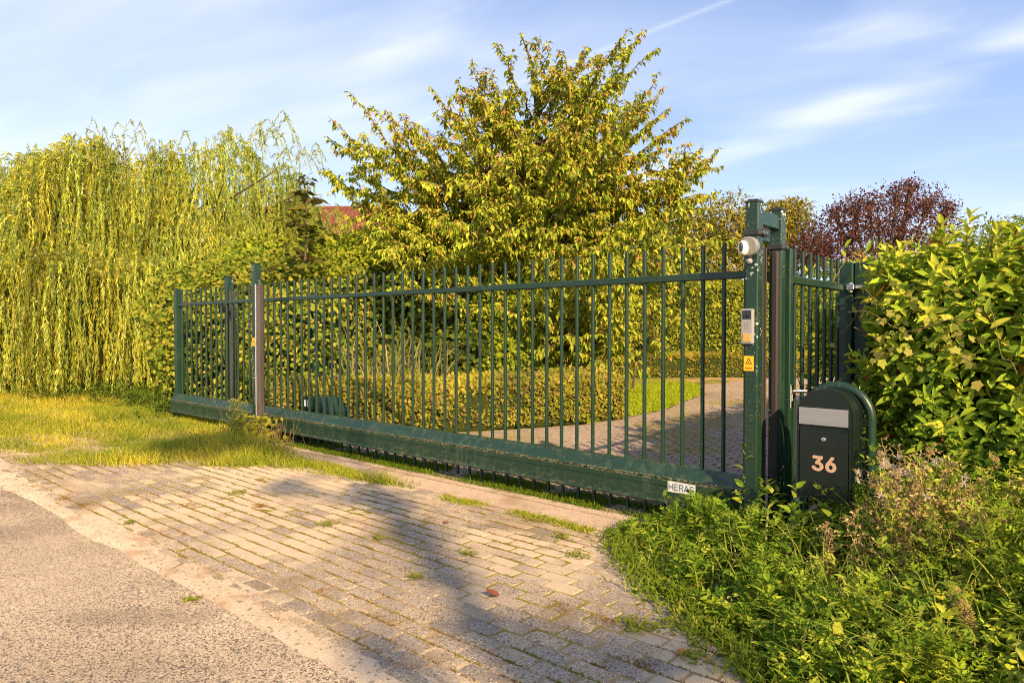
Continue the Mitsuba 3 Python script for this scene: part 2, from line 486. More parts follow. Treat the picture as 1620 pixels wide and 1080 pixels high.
def paver_mesh(r):
    """A worn concrete paver, 205 x 100 mm on top, its edges rounded off unevenly."""
    hx, hy, h = .1015, .0495, .05
    ch = .006 + .004 * r.random(8)
    top, mid, bot = [], [], []
    cx = np.array([-1, 0, 1, 1, 1, 0, -1, -1]) * hx
    cy = np.array([-1, -1, -1, 0, 1, 1, 1, 0]) * hy
    for k in range(8):
        j = 1 + .02 * r.normal()
        c = ch[k] * (1.6 if k % 2 == 0 else 1)
        top.append((cx[k] - np.sign(cx[k]) * c, cy[k] - np.sign(cy[k]) * c, .0012 * r.normal()))
        mid.append((cx[k] * j - np.sign(cx[k]) * .002, cy[k] * j, -.0055 - .002 * r.random()))
        bot.append((cx[k], cy[k], -h))
    v = np.array(top + mid + bot + [(0, 0, .0012)])
    f = []
    for k in range(8):
        n = (k + 1) % 8
        f += [(24, k, n), (k, 8 + k, 8 + n), (k, 8 + n, n), (8 + k, 16 + k, 16 + n), (8 + k, 16 + n, 8 + n)]
    return np.array(v), np.array(f)


variants = [[mikit.ply(paver_mesh(rng), f'paver_{t}') for _ in range(5)] for t in range(4)]
raw = [(np.array(meshkit.WRITTEN[v['filename']][0]), np.array(meshkit.WRITTEN[v['filename']][1])) for v in variants[0]]
spots = []
for row in range(22):
    b = ROAD_B + .058 + row * .1072
    for k in range(-4, 52):
        s = k * .2115 + (.1057 if row % 2 else 0) - .3
        if APRON.contains(Point(s, b)):
            dip = .010 * (meshkit.fbm(np.array([[s * .9, b * .9, 0.3]]), 3, 3)[0] - .5)
            spots.append((s + rng.normal(0, .002), b + rng.normal(0, .0022), dip + rng.normal(0, .0014), rng.normal(0, .010), rng.normal(0, .012), rng.normal(0, .014)))


def seen_size(sp):
    p = G(sp[0], sp[1])
    px, py = 810 + FPX * p[0] / max(p[1], .1), 520 + FPX * CAM_H / max(p[1], .1)
    inside = -20 < px < 1500 and py < 1100 and p[1] > 2
    return (1 if inside else 0, -math.hypot(p[0], p[1]))


spots.sort(key=seen_size, reverse=True)
rest = {t: [] for t in range(4)}
labels['brick_driveway'] = {'kind': 'structure', 'label': 'driveway apron of worn grey pink pavers'}
for n, (s, b, z, tx, ty, tz) in enumerate(spots):
    P = G(s, b, z)
    ang = math.atan2(-US[1], -US[0]) + tz
    M = T().translate(P.tolist()).rotate([0, 0, 1], math.degrees(ang)).rotate([1, 0, 0], math.degrees(tx)).rotate([0, 1, 0], math.degrees(ty * .6))
    t = int(rng.choice(4, p=[.4, .25, .2, .15]))
    if n < 300:
        d = dict(variants[t][n % 5]); d['to_world'] = M
        add('brick_driveway__brick', d, None)
    else:
        v, f = raw[n % 5]
        m = np.array(M.matrix, float)
        rest[t].append((v @ m[:3, :3].T + m[:3, 3], f, np.zeros((len(v), 3))))
for t in range(4):
    if rest[t]:
        v, f, c = join(rest[t])
        labels[add('brick_driveway__far_bricks', (v, f), f'paver_{t}')] = {'kind': 'stuff'}


def sand_height(s, b):
    q = np.stack([s * 1.5, b * 1.9, s * 0 + 4], -1)
    edge = np.exp(-np.maximum(b - ROAD_B - .05, 0) / .24) * .028
    edge *= np.clip(1.25 - .10 * np.abs(s - 4.0), .3, 1.1)
    return -.0178 + edge + .030 * (meshkit.fbm(q, 4, 11) - .47) + .010 * (meshkit.fbm(q * 4.1, 3, 14) - .5) + .004 * (meshkit.fbm(q * 9, 3, 12) - .5) - .03 * np.clip((ROAD_B + .03 - b) / .12, 0, 1)


struct('sand', rect_sheet(-.6, 10.5, ROAD_B - .12, STRIP0, sand_height, .022), 'sand', True, 'pale drifted sand over the pavers by the road edge')

# concrete strip with the sunken rail
prof = [(STRIP0, -.12), (STRIP0, .006), (STRIP0 + .012, .016), (RAIL_B - .022, .018), (RAIL_B - .016, -.012), (RAIL_B + .016, -.012), (RAIL_B + .022, .018), (STRIP1 - .01, .016), (STRIP1, .004), (STRIP1, -.12)]
add('gate_track__concrete_strip', prism(prof, 1.5, 8.3), 'concrete')
add('gate_track__rail', prism([(RAIL_B - .006, -.013), (RAIL_B - .006, .010), (RAIL_B + .006, .010), (RAIL_B + .006, -.013)], 1.5, 8.3), 'rust')
thing('gate_track', 'pale concrete strip with a sunken rusty rail in front of the sliding gate', 'track')

# the yard behind the gate
yard = [(s, b) for s, b in [(1.35, STRIP1), (8.2, STRIP1), (8.0, 5.3), (6.6, 6.6), (5.9, 8.2), (5.85, 9.3), (5.9, 10.8), (6.6, 13.6), (7.4, 15.4), (8.5, 16.8), (8.7, 17.6), (6.2, 21.2), (1.0, 24.0), (-2.0, 24.0), (-2.0, 6.4), (1.35, 6.0)]]
struct('yard', sheet([(-s, b) for s, b in yard], -.012), 'yard_paver', False, 'paved yard behind the gate')
YP = Polygon(yard).buffer(-.06)
vparts = []
for row in range(96):
    b = STRIP1 + .06 + row * .1072
    for k in range(40):
        s = 1.2 + k * .2115 + (.1057 if row % 2 else 0)
        if YP.contains(Point(s, b)):
            P = G(s, b, rng.normal(0, .0016)); ang = math.atan2(-US[1], -US[0])
            v, f = raw[(row + k) % 5]
            c, sn = math.cos(ang), math.sin(ang)
            R = np.array([[c, -sn, 0], [sn, c, 0], [rng.normal(0, .012), rng.normal(0, .012), 1]])
            vparts.append((v @ R.T + P, f, np.zeros((len(v), 3))))
v, f, c = join(vparts)
labels[add('yard__far_bricks', (v, f), 'yard_paver')] = {'kind': 'stuff'}

# ------------------------------------------------------------------ the sliding gate
SP = .1535
thing('sliding_gate', 'long green steel sliding gate of upright bars on a heavy bottom beam', 'gate')
BEAM = [(-.028, .428), (-.030, .424), (-.092, .346), (-.093, .340), (-.082, .336), (-.082, .331), (-.094, .326), (-.094, .286), (-.089, .283), (-.094, .280), (-.094, .188), (-.102, .183), (-.104, .170), (-.098, .160), (-.086, .155)]
BEAM = [(GB + b, z) for b, z in BEAM] + [(GB - b, z) for b, z in BEAM[::-1]]
add('sliding_gate__beam', prism(BEAM, 1.80, 6.199), 'beam_paint')
add('sliding_gate__beam', prism(BEAM, 6.2015, 10.66), 'beam_paint')
add('sliding_gate__end_plate', prism([(GB + 1.03 * (b - GB), .29 + 1.03 * (z - .29)) for b, z in BEAM], 10.66, 10.67), 'green_paint')
add('sliding_gate__top_rail', gbox(1.84, 5.05, GB - .026, GB + .026, 1.735, 1.785, .006), 'green_paint')
add('sliding_gate__top_rail', gbox(5.052, 10.56, GB - .023, GB + .023, 1.737, 1.782, .006), 'green_paint')
picket = tube([(0, 0, 0), (0, 0, 1.56)], [.0145, .0145], 14)
ring = cat(tube([(0, 0, 0), (0, 0, .004)], [.021, .021], 14))
pk = mikit.ply(picket, 'green_paint', 40)
gbr = mikit.ply(cbox(-.012, .012, -.012, .012, 0, .125, .003), 'green_paint')
ps = []
s = 2.008
while s < 10.50:
    ps.append(s)
    d = dict(pk); d['to_world'] = T().translate(G(s, GB, .42).tolist())
    add('sliding_gate__picket', d, None)
    s += SP
for s in ps:
    if s < 7.8:
        d = dict(gbr); d['to_world'] = T().translate(G(s, GB + .02, .045).tolist()).rotate([0, 0, 1], -41.2)
        add('sliding_gate__guard_bar', d, None)
add('sliding_gate__end_stile', gbox(10.56, 10.65, GB - .04, GB + .04, .42, 2.0, .008), 'green_paint')
add('sliding_gate__end_stile', gbox(1.80, 1.86, GB - .03, GB + .03, .42, 1.95, .008), 'green_paint')
# the maker's plate on the beam
PLX = 2.27
add('sliding_gate__name_plate', gbox(PLX - .105, PLX + .105, GB - .0975, GB - .0945, .250, .3245, .001), 'plate_white')
txt = meshkit.text_mesh('HERAS', .045, .0015, bold=True)
txt.vertices[:, 0] *= .195 / (txt.bounds[1][0] - txt.bounds[0][0])
txt.apply_translation([-txt.bounds[0][0] - .0975, -txt.bounds[0][1] - .0225, 0])


def face_text(m, s, b, z):
    """Lettering laid on an upright face that looks towards the road."""
    v = m.vertices
    m = trimesh.Trimesh(np.c_[v[:, 0] - s, b - v[:, 2], v[:, 1] + z], m.faces, process=False)
    return loc(m)


add('sliding_gate__name_plate__lettering', face_text(txt, PLX, GB - .0975, .287), 'plate_blue')
# peeled patch across the last letters
add('sliding_gate__name_plate__peeled_patch', face_text(trimesh.creation.extrude_polygon(Polygon([(.035, -.006), (.052, .004), (.075, -.004), (.098, -.002), (.094, -.018), (.070, -.012), (.058, -.022), (.040, -.016)]), .0022, engine='earcut'), PLX, GB - .0975, .287), 'beam_paint')

# ------------------------------------------------------------------ right portal
thing('gate_portal', 'pair of tall green catch posts at the right end of the sliding gate', 'gate post')
S0, S1 = 1.685, 1.768
add('gate_portal__front_post', gbox(S0, S1, 4.25, 4.333, -.05, 2.195, .006), 'post_paint')
add('gate_portal__rear_post', gbox(S0, S1, 4.65, 4.733, -.05, 2.195, .006), 'post_paint')
for b in (4.25, 4.65):
    m = cat(gbox(S0 - .003, S1 + .003, b - .003, b + .086, 2.19, 2.207, .004), gbox(S0 + .01, S1 - .01, b + .01, b + .073, 2.207, 2.214, .004))
    add('gate_portal__post_cap', m, 'cap_plastic')
add('gate_portal__crossbar', gbox(S0 + .012, S1 - .012, 4.334, 4.649, 2.06, 2.155, .005), 'green_paint')
add('gate_portal__catch_bracket', gbox(S0 + .004, S0 + .05, 4.334, 4.46, 1.955, 2.025, .005), 'green_paint')
add('gate_portal__clamp', cat(gbox(S0 - .012, S1 + .012, 4.236, 4.347, 1.985, 2.02, .004), gbox(S0 - .02, S0 - .01, 4.29, 4.40, 1.985, 2.03, .004)), 'cap_plastic')
add('gate_portal__clamp', cat(gbox(S0 - .012, S1 + .012, 4.636, 4.747, 1.93, 1.965, .004)), 'cap_plastic')
for s_, b_, z_ in ((S0 - .013, 4.29, 2.003), (S0 - .013, 4.33, 2.003), (S0 - .013, 4.70, 1.947)):
    add('gate_portal__bolt', rod(G(s_, b_, z_), G(s_ - .012, b_, z_), .009), 'steel', 30)
add('gate_portal__safety_edge', cat(gbox(S0 + .004, S0 + .05, 4.335, 4.385, .12, 1.92, .010), gbox(S0 - .002, S0 + .03, 4.387, 4.398, .12, 1.92, .004)), 'rubber')
add('gate_portal__safety_edge', gbox(S0 + .004, S0 + .05, 4.598, 4.648, .12, 1.92, .010), 'rubber')

# strobe lamp on the front post
thing('warning_lamp', 'round grey warning lamp with a white lens high on the right gate post', 'lamp')


def disc_front(s, b0, b1, z, r0, r1=None, sides=28):
    return tube([G(s, b0, z), G(s, b1, z)], [r0, r0 if r1 is None else r1], sides)


LS, LZ = 1.735, 1.915
add('warning_lamp__base', cat(disc_front(LS, 4.249, 4.215, LZ, .062), disc_front(LS, 4.215, 4.208, LZ, .062, .052)), 'grey_plastic', 35)
lens = trimesh.creation.icosphere(3, 1.0); lens.apply_scale([.030, .045, .048]); lens = loc(lens)
lens.apply_translation(G(LS + .022, 4.196, LZ - .012))
add('warning_lamp__lens', lens, 'white_lens', True)
bulb = trimesh.creation.icosphere(2, 1.0); bulb.apply_scale([.012, .012, .032]); bulb = loc(bulb); bulb.apply_translation(G(LS + .018, 4.153, LZ - .008))
add('warning_lamp__bulb_slot', bulb, 'cap_plastic', True)
add('warning_lamp__neck', tube([G(LS - .004, 4.235, LZ - .055), G(LS - .004, 4.235, LZ - .085)], [.016, .012], 14), 'cap_plastic', 35)
ey = trimesh.creation.icosphere(2, .019); ey.apply_translation(G(LS - .004, 4.232, LZ - .092))
add('warning_lamp__sensor', ey, 'light_plastic', True)

# door station
thing('intercom', 'silver door intercom with camera and keypad on the right gate post', 'intercom')
IS0, IS1 = 1.703, 1.778
add('intercom__housing', gbox(IS0, IS1, 4.214, 4.2495, 1.305, 1.525, .005), 'light_plastic')
add('intercom__camera_window', gbox(IS0 + .008, IS1 - .010, 4.2115, 4.2145, 1.46, 1.515, .001), 'black_glass')
cm = trimesh.creation.icosphere(2, .013); cm.apply_translation(G(1.737, 4.211, 1.484))
add('intercom__camera', cm, 'black_glass', True)
for i in range(3):
    for j in range(4):
        add('intercom__key', disc_front(1.753 - i * .012, 4.2145, 4.2120, 1.437 - j * .0115, .0032, sides=10), 'grey_plastic')
add('intercom__call_button', gbox(IS0 + .010, IS1 - .013, 4.2105, 4.2145, 1.318, 1.37, .002), 'amber_button')

# yellow warning signs
thing('warning_sign', 'yellow warning sign with a black triangle below the intercom', 'sign')


def warn(key, s, z, w, h, b):
    add(f'{key}__plate', gbox(s - w / 2, s + w / 2, b - .002, b, z - h / 2, z + h / 2, .0006), 'sign_yellow')
    R, r = w * .40, w * .27
    tri = lambda q: [(q * math.cos(a), q * math.sin(a)) for a in np.radians([90, 210, 330])]
    ringp = Polygon(tri(R), [tri(r)])
    m = trimesh.creation.extrude_polygon(ringp, .0010, engine='earcut')
    add(f'{key}__triangle', face_text(m, s, b - .002, z + h * .10), 'print_black')
    star = [((.10 if k % 2 else .035) * w * math.cos(a), (.10 if k % 2 else .035) * w * math.sin(a)) for k, a in enumerate(np.linspace(0, 2 * np.pi, 16, endpoint=False))]
    add(f'{key}__symbol', face_text(trimesh.creation.extrude_polygon(Polygon(star), .0010, engine='earcut'), s, b - .002, z + h * .08), 'print_black')
    bar = [trimesh.creation.extrude_polygon(Polygon([(x0, -.05 * h), (x1, -.05 * h), (x1, .05 * h), (x0, .05 * h)]), .0010, engine='earcut') for x0, x1 in ((-.36 * w, -.18 * w), (-.16 * w, .08 * w), (.10 * w, .36 * w))]
    add(f'{key}__caption', face_text(cat(*bar), s, b - .002, z - h * .32), 'print_red')


warn('warning_sign', 1.739, 1.182, .064, .094, 4.2497)
thing('warning_sign_001', 'small yellow warning sticker on the left green gate post', 'sign')

# ------------------------------------------------------------------ left posts
thing('guide_post', 'green guide post with grey rubber edge in front of the gate', 'gate post')
add('guide_post__post', gbox(7.885, 7.97, 4.25, 4.333, -.05, 2.19, .006), 'post_paint')
add('guide_post__post_cap', gbox(7.882, 7.973, 4.247, 4.336, 2.188, 2.202, .004), 'green_paint')
add('guide_post__rubber_edge', cat(gbox(7.80, 7.883, 4.255, 4.33, .06, 1.94, .016), gbox(7.872, 7.884, 4.243, 4.255, .06, 1.94, .003)), 'rubber_grey')
add('guide_post__rubber_edge__edge_strip', gbox(7.858, 7.872, 4.240, 4.2545, .06, 1.945, .003), 'steel')
warn('warning_sign_001', 7.928, 1.24, .066, .10, 4.2497)
thing('guide_post_001', 'green guide post behind the left end of the gate', 'gate post')
add('guide_post_001__post', gbox(9.38, 9.48, 4.65, 4.74, -.05, 2.13, .006), 'post_paint')
add('guide_post_001__post_cap', gbox(9.377, 9.483, 4.647, 4.743, 2.128, 2.14, .004), 'green_paint')
add('guide_post_001__rubber_edge', gbox(9.30, 9.378, 4.655, 4.73, .06, 1.93, .016), 'rubber_grey')
add('guide_post_001__roller_bracket', cat(gbox(9.28, 9.50, 4.575, 4.648, 1.62, 1.70, .006), rod(G(9.34, 4.56, 1.70), G(9.34, 4.56, 1.80), .02), rod(G(9.44, 4.56, 1.70), G(9.44, 4.56, 1.80), .02)), 'cap_plastic')
thing('gate_motor', 'dark green motor box with white sticker behind the gate by the left post', 'gate motor')
mo = [(7.05, .02), (7.62, .02), (7.62, .56), (7.30, .56), (7.05, .40)]
m = trimesh.creation.extrude_polygon(Polygon([(-s, z) for s, z in mo]), .30, engine='earcut')
m.vertices = np.c_[m.vertices[:, 0], 5.02 - m.vertices[:, 2], m.vertices[:, 1]]
add('gate_motor__housing', loc(m), 'green_paint')
add('gate_motor__sticker', cat(gbox(7.52, 7.56, 4.715, 4.719, .44, .52, .001), gbox(7.46, 7.50, 4.715, 4.719, .44, .52, .001)), 'white_frame')
add('gate_motor__door_panel', gbox(7.36, 7.60, 4.7165, 4.7195, .10, .42, .002), 'dark_paint')

# ------------------------------------------------------------------ walk-through gate and the fence behind it
thing('walk_gate', 'narrow green bar gate turned away behind the mailbox', 'gate')
add('walk_gate__stile', gbox(1.665, 1.725, 4.765, 4.82, .06, 1.945, .006), 'green_paint')
add('walk_gate__top_rail', gbox(1.672, 1.718, 4.822, 6.02, 1.71, 1.766, .006), 'green_paint')
add('walk_gate__bottom_rail', gbox(1.672, 1.718, 4.822, 6.02, .12, .18, .006), 'green_paint')
pk2 = mikit.ply(tube([(0, 0, .08), (0, 0, 1.955)], [.0145, .0145], 14), 'green_paint', 40)
for k in range(7):
    d = dict(pk2); d['to_world'] = T().translate(G(1.695, 4.93 + k * .166, 0).tolist())
    add('walk_gate__picket', d, None)
add('walk_gate__latch', cat(rod(G(1.745, 4.765, .97), G(1.60, 4.90, .97), .012), rod(G(1.66, 4.79, .955), G(1.66, 4.79, .91), .010), gbox(1.655, 1.665, 4.765, 4.82, .86, 1.02, .002)), 'steel')
thing('hinge_post', 'square green hinge post at the edge of the laurel', 'gate post')
add('hinge_post__post', gbox(1.625, 1.745, 6.08, 6.20, -.05, 1.945, .008), 'green_paint')
add('hinge_post__post', gbox(1.50, 1.622, 6.11, 6.20, -.05, 1.945, .008), 'green_paint')
add('hinge_post__hinge', cat(gbox(1.60, 1.66, 6.02, 6.078, 1.715, 1.762, .004), rod(G(1.63, 6.05, 1.70), G(1.63, 6.05, 1.775), .018), gbox(1.53, 1.60, 6.06, 6.108, 1.725, 1.755, .004)), 'steel')
thing('side_fence', 'short run of green bar fence half buried in the laurel', 'fence')
for k in range(6):
    d = dict(pk2); d['to_world'] = T().translate(G(1.42 - .125 * k, 6.16, 0).tolist())
    add('side_fence__picket', d, None)
add('side_fence__rail', gbox(.70, 1.498, 6.137, 6.183, 1.71, 1.766, .006), 'green_paint')

# ------------------------------------------------------------------ mailbox
thing('mailbox', 'dark green round-topped mailbox numbered 36 on a bent tube stand', 'mailbox')
MS, MW, MB, MD, MZ0, MZ1 = 1.271, .150, 4.20, .215, .40, 1.045


def arch(w, z0, z1, n=20):
    a = np.linspace(0, np.pi, n)
    return [(-w, z0)] + [(w, z0)] + [(w * math.cos(t), z1 - w + w * math.sin(t)) for t in a]


def arch_body(w, z0, z1, b0, b1, n=24):
    m = trimesh.creation.extrude_polygon(Polygon(arch(w, z0, z1, n)), b1 - b0, engine='earcut')
    v = m.vertices
    return loc(trimesh.Trimesh(np.c_[v[:, 0] - MS, b1 - v[:, 2], v[:, 1]], m.faces, process=True))


add('mailbox__body', arch_body(MW - .004, MZ0, MZ1 - .004, MB + .004, MB + MD), 'dark_paint', 35)
hood = Polygon(arch(MW, MZ0, MZ1, 28)).difference(Polygon([(-MW + .010, MZ0 - 1), (MW - .010, MZ0 - 1), (MW - .010, .945), (-MW + .010, .945)]))
m = trimesh.creation.extrude_polygon(hood, .010, engine='earcut'); v = m.vertices
add('mailbox__hood', loc(trimesh.Trimesh(np.c_[v[:, 0] - MS, MB + .004 - v[:, 2], v[:, 1]], m.faces, process=True)), 'dark_paint', 30)
band = Polygon(arch(MW + .003, MZ0, MZ1 + .003, 28)).difference(Polygon(arch(MW - .006, MZ0 - .01, MZ1 - .006, 28)))
for b0, w_ in ((MB + .018, .05), (MB + MD - .03, .03)):
    m = trimesh.creation.extrude_polygon(band, w_, engine='earcut'); v = m.vertices
    add('mailbox__rim', loc(trimesh.Trimesh(np.c_[v[:, 0] - MS, b0 + w_ - v[:, 2], v[:, 1]], m.faces, process=True)), 'dark_paint', 30)
fl = gbox(MS - MW + .012, MS + MW - .012, MB - .012, MB - .006, .838, .940, .002)
add('mailbox__flap', fl, 'brushed')
add('mailbox__flap__frame', cat(gbox(MS - MW + .008, MS + MW - .008, MB - .0145, MB - .002, .9405, .948, .002), gbox(MS - MW + .008, MS - MW + .0118, MB - .0145, MB - .002, .832, .9400, .001)), 'dark_paint')
add('mailbox__door', gbox(MS - MW + .014, MS + MW - .014, MB - .004, MB + .003, MZ0 + .02, .812, .003), 'dark_paint')
add('mailbox__door__lock', cat(disc_front(MS - .002, MB - .004, MB - .011, .758, .0125), disc_front(MS - .002, MB - .011, MB - .0125, .758, .0125, .009)), 'steel', 35)
add('mailbox__door__keyhole', cat(disc_front(MS - .002, MB - .0125, MB - .0132, .759, .003, sides=10), gbox(MS - .0035, MS - .0005, MB - .0133, MB - .0125, .752, .758, .0002)), 'print_black')
num = meshkit.text_mesh('36', .080, .004, bold=True)
num = cat(*[trimesh.Trimesh(num.vertices * [1, 1, 1 - .03 * q] + [dx, dz, 0], num.faces, process=False) for q, (dx, dz) in enumerate(((0, 0), (.0022, 0), (-.0022, 0), (0, .0018), (0, -.0018)))])
num.apply_translation([-num.bounds.mean(0)[0], -num.bounds.mean(0)[1], 0])
add('mailbox__door__number', face_text(num, MS - .005, MB - .004, .615), 'number_copper', 25)
LR, LB = .188, MB + MD + .045
lp = [G(MS + LR, LB, -.05)] + [G(MS + LR, LB, z) for z in np.linspace(.1, 1.052 - LR, 6)] + [G(MS + LR * math.cos(t), LB, 1.052 - LR + LR * math.sin(t)) for t in np.linspace(.08, np.pi - .08, 24)] + [G(MS - LR, LB, z) for z in np.linspace(1.052 - LR, .1, 6)] + [G(MS - LR, LB, -.05)]
add('mailbox__tube_stand', tube(lp, .029, 16), 'post_paint', 40)
add('mailbox__mount', cat(gbox(MS - LR, MS + LR, LB - .03, LB - .01, .82, .86, .003), gbox(MS - LR, MS + LR, LB - .03, LB - .01, .52, .56, .003)), 'dark_paint')

# ------------------------------------------------------------------ house far behind
thing('house', 'red tiled house roof showing between the trees', 'house')
HC, HR = at(548, 345, 34), 34
hz = CAM_H + (520 - 330) / FPX * 38.6
hx0, hx1 = -14.0, -6.9
eave = hz - 3.2
add('house__wall', cat(cbox(hx0, hx1, 35.2, 42, -.1, eave, .02)), 'house_brick')
tv = []
for r_ in range(16):
    y0, y1 = 34.6 + r_ * .25, 34.6 + (r_ + 1) * .25
    z0, z1 = eave - .25 + r_ * (3.45 / 16), eave - .25 + (r_ + 1) * (3.45 / 16)
    for k in range(30):
        x0 = hx0 - .3 + k * .255
        t_ = trimesh.Trimesh(*[np.array(a) for a in ([(x0, y0, z0 + .045), (x0 + .08, y0, z0 + .075), (x0 + .235, y0, z0 + .045), (x0, y1 + .05, z1 + .035), (x0 + .08, y1 + .05, z1 + .06), (x0 + .235, y1 + .05, z1 + .035), (x0, y0, z0), (x0 + .235, y0, z0)],
                              [(0, 1, 4), (0, 4, 3), (1, 2, 5), (1, 5, 4), (6, 7, 2), (6, 2, 0), (0, 2, 1)])], process=False)
        t_.vertices[:, 2] += rng.normal(0, .006)
        tv.append(t_)
labels[add('house__roof__tiles', cat(*tv), 'roof_tile')] = {'kind': 'stuff'}
add('house__roof', cat(trimesh.Trimesh([(hx0 - .3, 34.6, eave - .27), (hx1 + .3, 34.6, eave - .27), (hx1 + .3, 38.6, hz - .05), (hx0 - .3, 38.6, hz - .05), (hx1 + .3, 42.6, eave - .27), (hx0 - .3, 42.6, eave - .27)],
                                       [(0, 1, 2), (0, 2, 3), (3, 2, 4), (3, 4, 5), (0, 3, 5), (1, 4, 2), (0, 5, 4), (0, 4, 1)], process=False)), 'roof_tile')
add('house__roof__ridge', tube([(hx0 - .35, 38.6, hz), (hx1 + .35, 38.6, hz)], [.12, .12], 10), 'roof_tile', 40)

# ------------------------------------------------------------------ vegetation builders
def blob(c, r, seed, sub=3, rough=.25):
    """An uneven lump: the solid core of a shrub, dark to give shaded depth."""
    m = trimesh.creation.icosphere(sub, 1.0)
    v = m.vertices
    k = 1 + rough * (meshkit.fbm(v * 1.7 + seed, 3, seed) - .5) * 2
    return trimesh.Trimesh(v * k[:, None] * np.asarray(r) + np.asarray(c), m.faces, process=False)


def lobe_points(rng, lobes, n, lo=.62, hi=1.06, rough=.35, seed=0):
    """Points in the outer layers of a set of overlapping lobes, with the direction outwards; points deep inside another lobe are dropped."""
    C = np.array([l[0] for l in lobes], float); R = np.array([np.broadcast_to(l[1], 3) for l in lobes], float)
    w = np.prod(R, axis=1) ** (2 / 3); w /= w.sum()
    k = rng.choice(len(lobes), n, p=w)
    d = rdir(rng, n)
    bump = 1 + rough * (meshkit.fbm(d * 2.2 + k[:, None] * 3.7, 3, seed) - .5) * 2
    rad = (lo + (hi - lo) * np.sqrt(rng.random(n))) * bump
    P = C[k] + d * R[k] * rad[:, None]
    keep = np.ones(n, bool)
    for i in range(len(lobes)):
        inside = (((P - C[i]) / R[i]) ** 2).sum(1) < (lo * .9) ** 2
        keep &= ~inside
    keep &= P[:, 2] > .02
    O = nrm(d / R[k])
    return P[keep], O[keep], k[keep]


def shrub(key, label, lobes, n, L, W, tpl, pal, seed, wts=None, bsdf='leaf', lo=.62, hi=1.06, core=.72, droop=.25, category='shrub', rough=.35, stems=5, tone=.18):
    rng = np.random.default_rng(seed)
    P, O, k = lobe_points(rng, lobes, n, lo, hi, rough, seed)
    m = len(P)
    X = nrm(O * .55 + rdir(rng, m) * .85 + np.array([0, 0, -droop]))
    Z = nrm(O * .75 + rdir(rng, m) * .5 + np.array([.12, -.30, .5]))
    col = paint(rng, m, pal, wts)
    clump = meshkit.fbm(P * 1.6 + seed, 2, seed)[:, None] - .5      # sprays of younger and older leaves
    col = np.clip(col * np.exp(tone * 4 * clump * np.array([1.1, .8, .5])), .004, .9)
    s = np.exp(rng.normal(0, .22, m))
    thing(key, label, category)
    leafmesh(f'{key}__foliage', leaves(tpl, P, X, Z, L * s, W * s, col), bsdf)
    if core:
        add(f'{key}__dark_core', cat(*[blob(c, np.broadcast_to(r, 3) * core, seed + i, 2) for i, (c, r) in enumerate(lobes)]), 'shade_core', True)  # solid lumps, not twigs; their dark colour stands in for inner shade
    st = []
    for c, r in lobes[:stems]:
        c = np.asarray(c, float)
        base = np.array([c[0] + rng.normal(0, .12), c[1] + rng.normal(0, .12), -.05])
        st.append(tube([base, base * .4 + c * .6 + rng.normal(0, .06, 3), c + [0, 0, .2]], [.035, .022, .012], 6))
    if st:
        add(f'{key}__stem', cat(*st), 'bark', 40)


def lobes_on(*rows):
    """Lobes from (pixel x, pixel y, distance, radius or radii)."""
    return [(at(px, py, r), np.broadcast_to(np.asarray(rad, float), 3)) for px, py, r, rad in rows]


YG = [(.36, .42, .035), (.28, .36, .03), (.44, .45, .05), (.18, .26, .025)]       # yellow green
MID = [(.14, .20, .025), (.20, .26, .03), (.10, .15, .02), (.28, .28, .04)]
DARK = [(.045, .08, .018), (.08, .12, .022), (.13, .16, .028)]

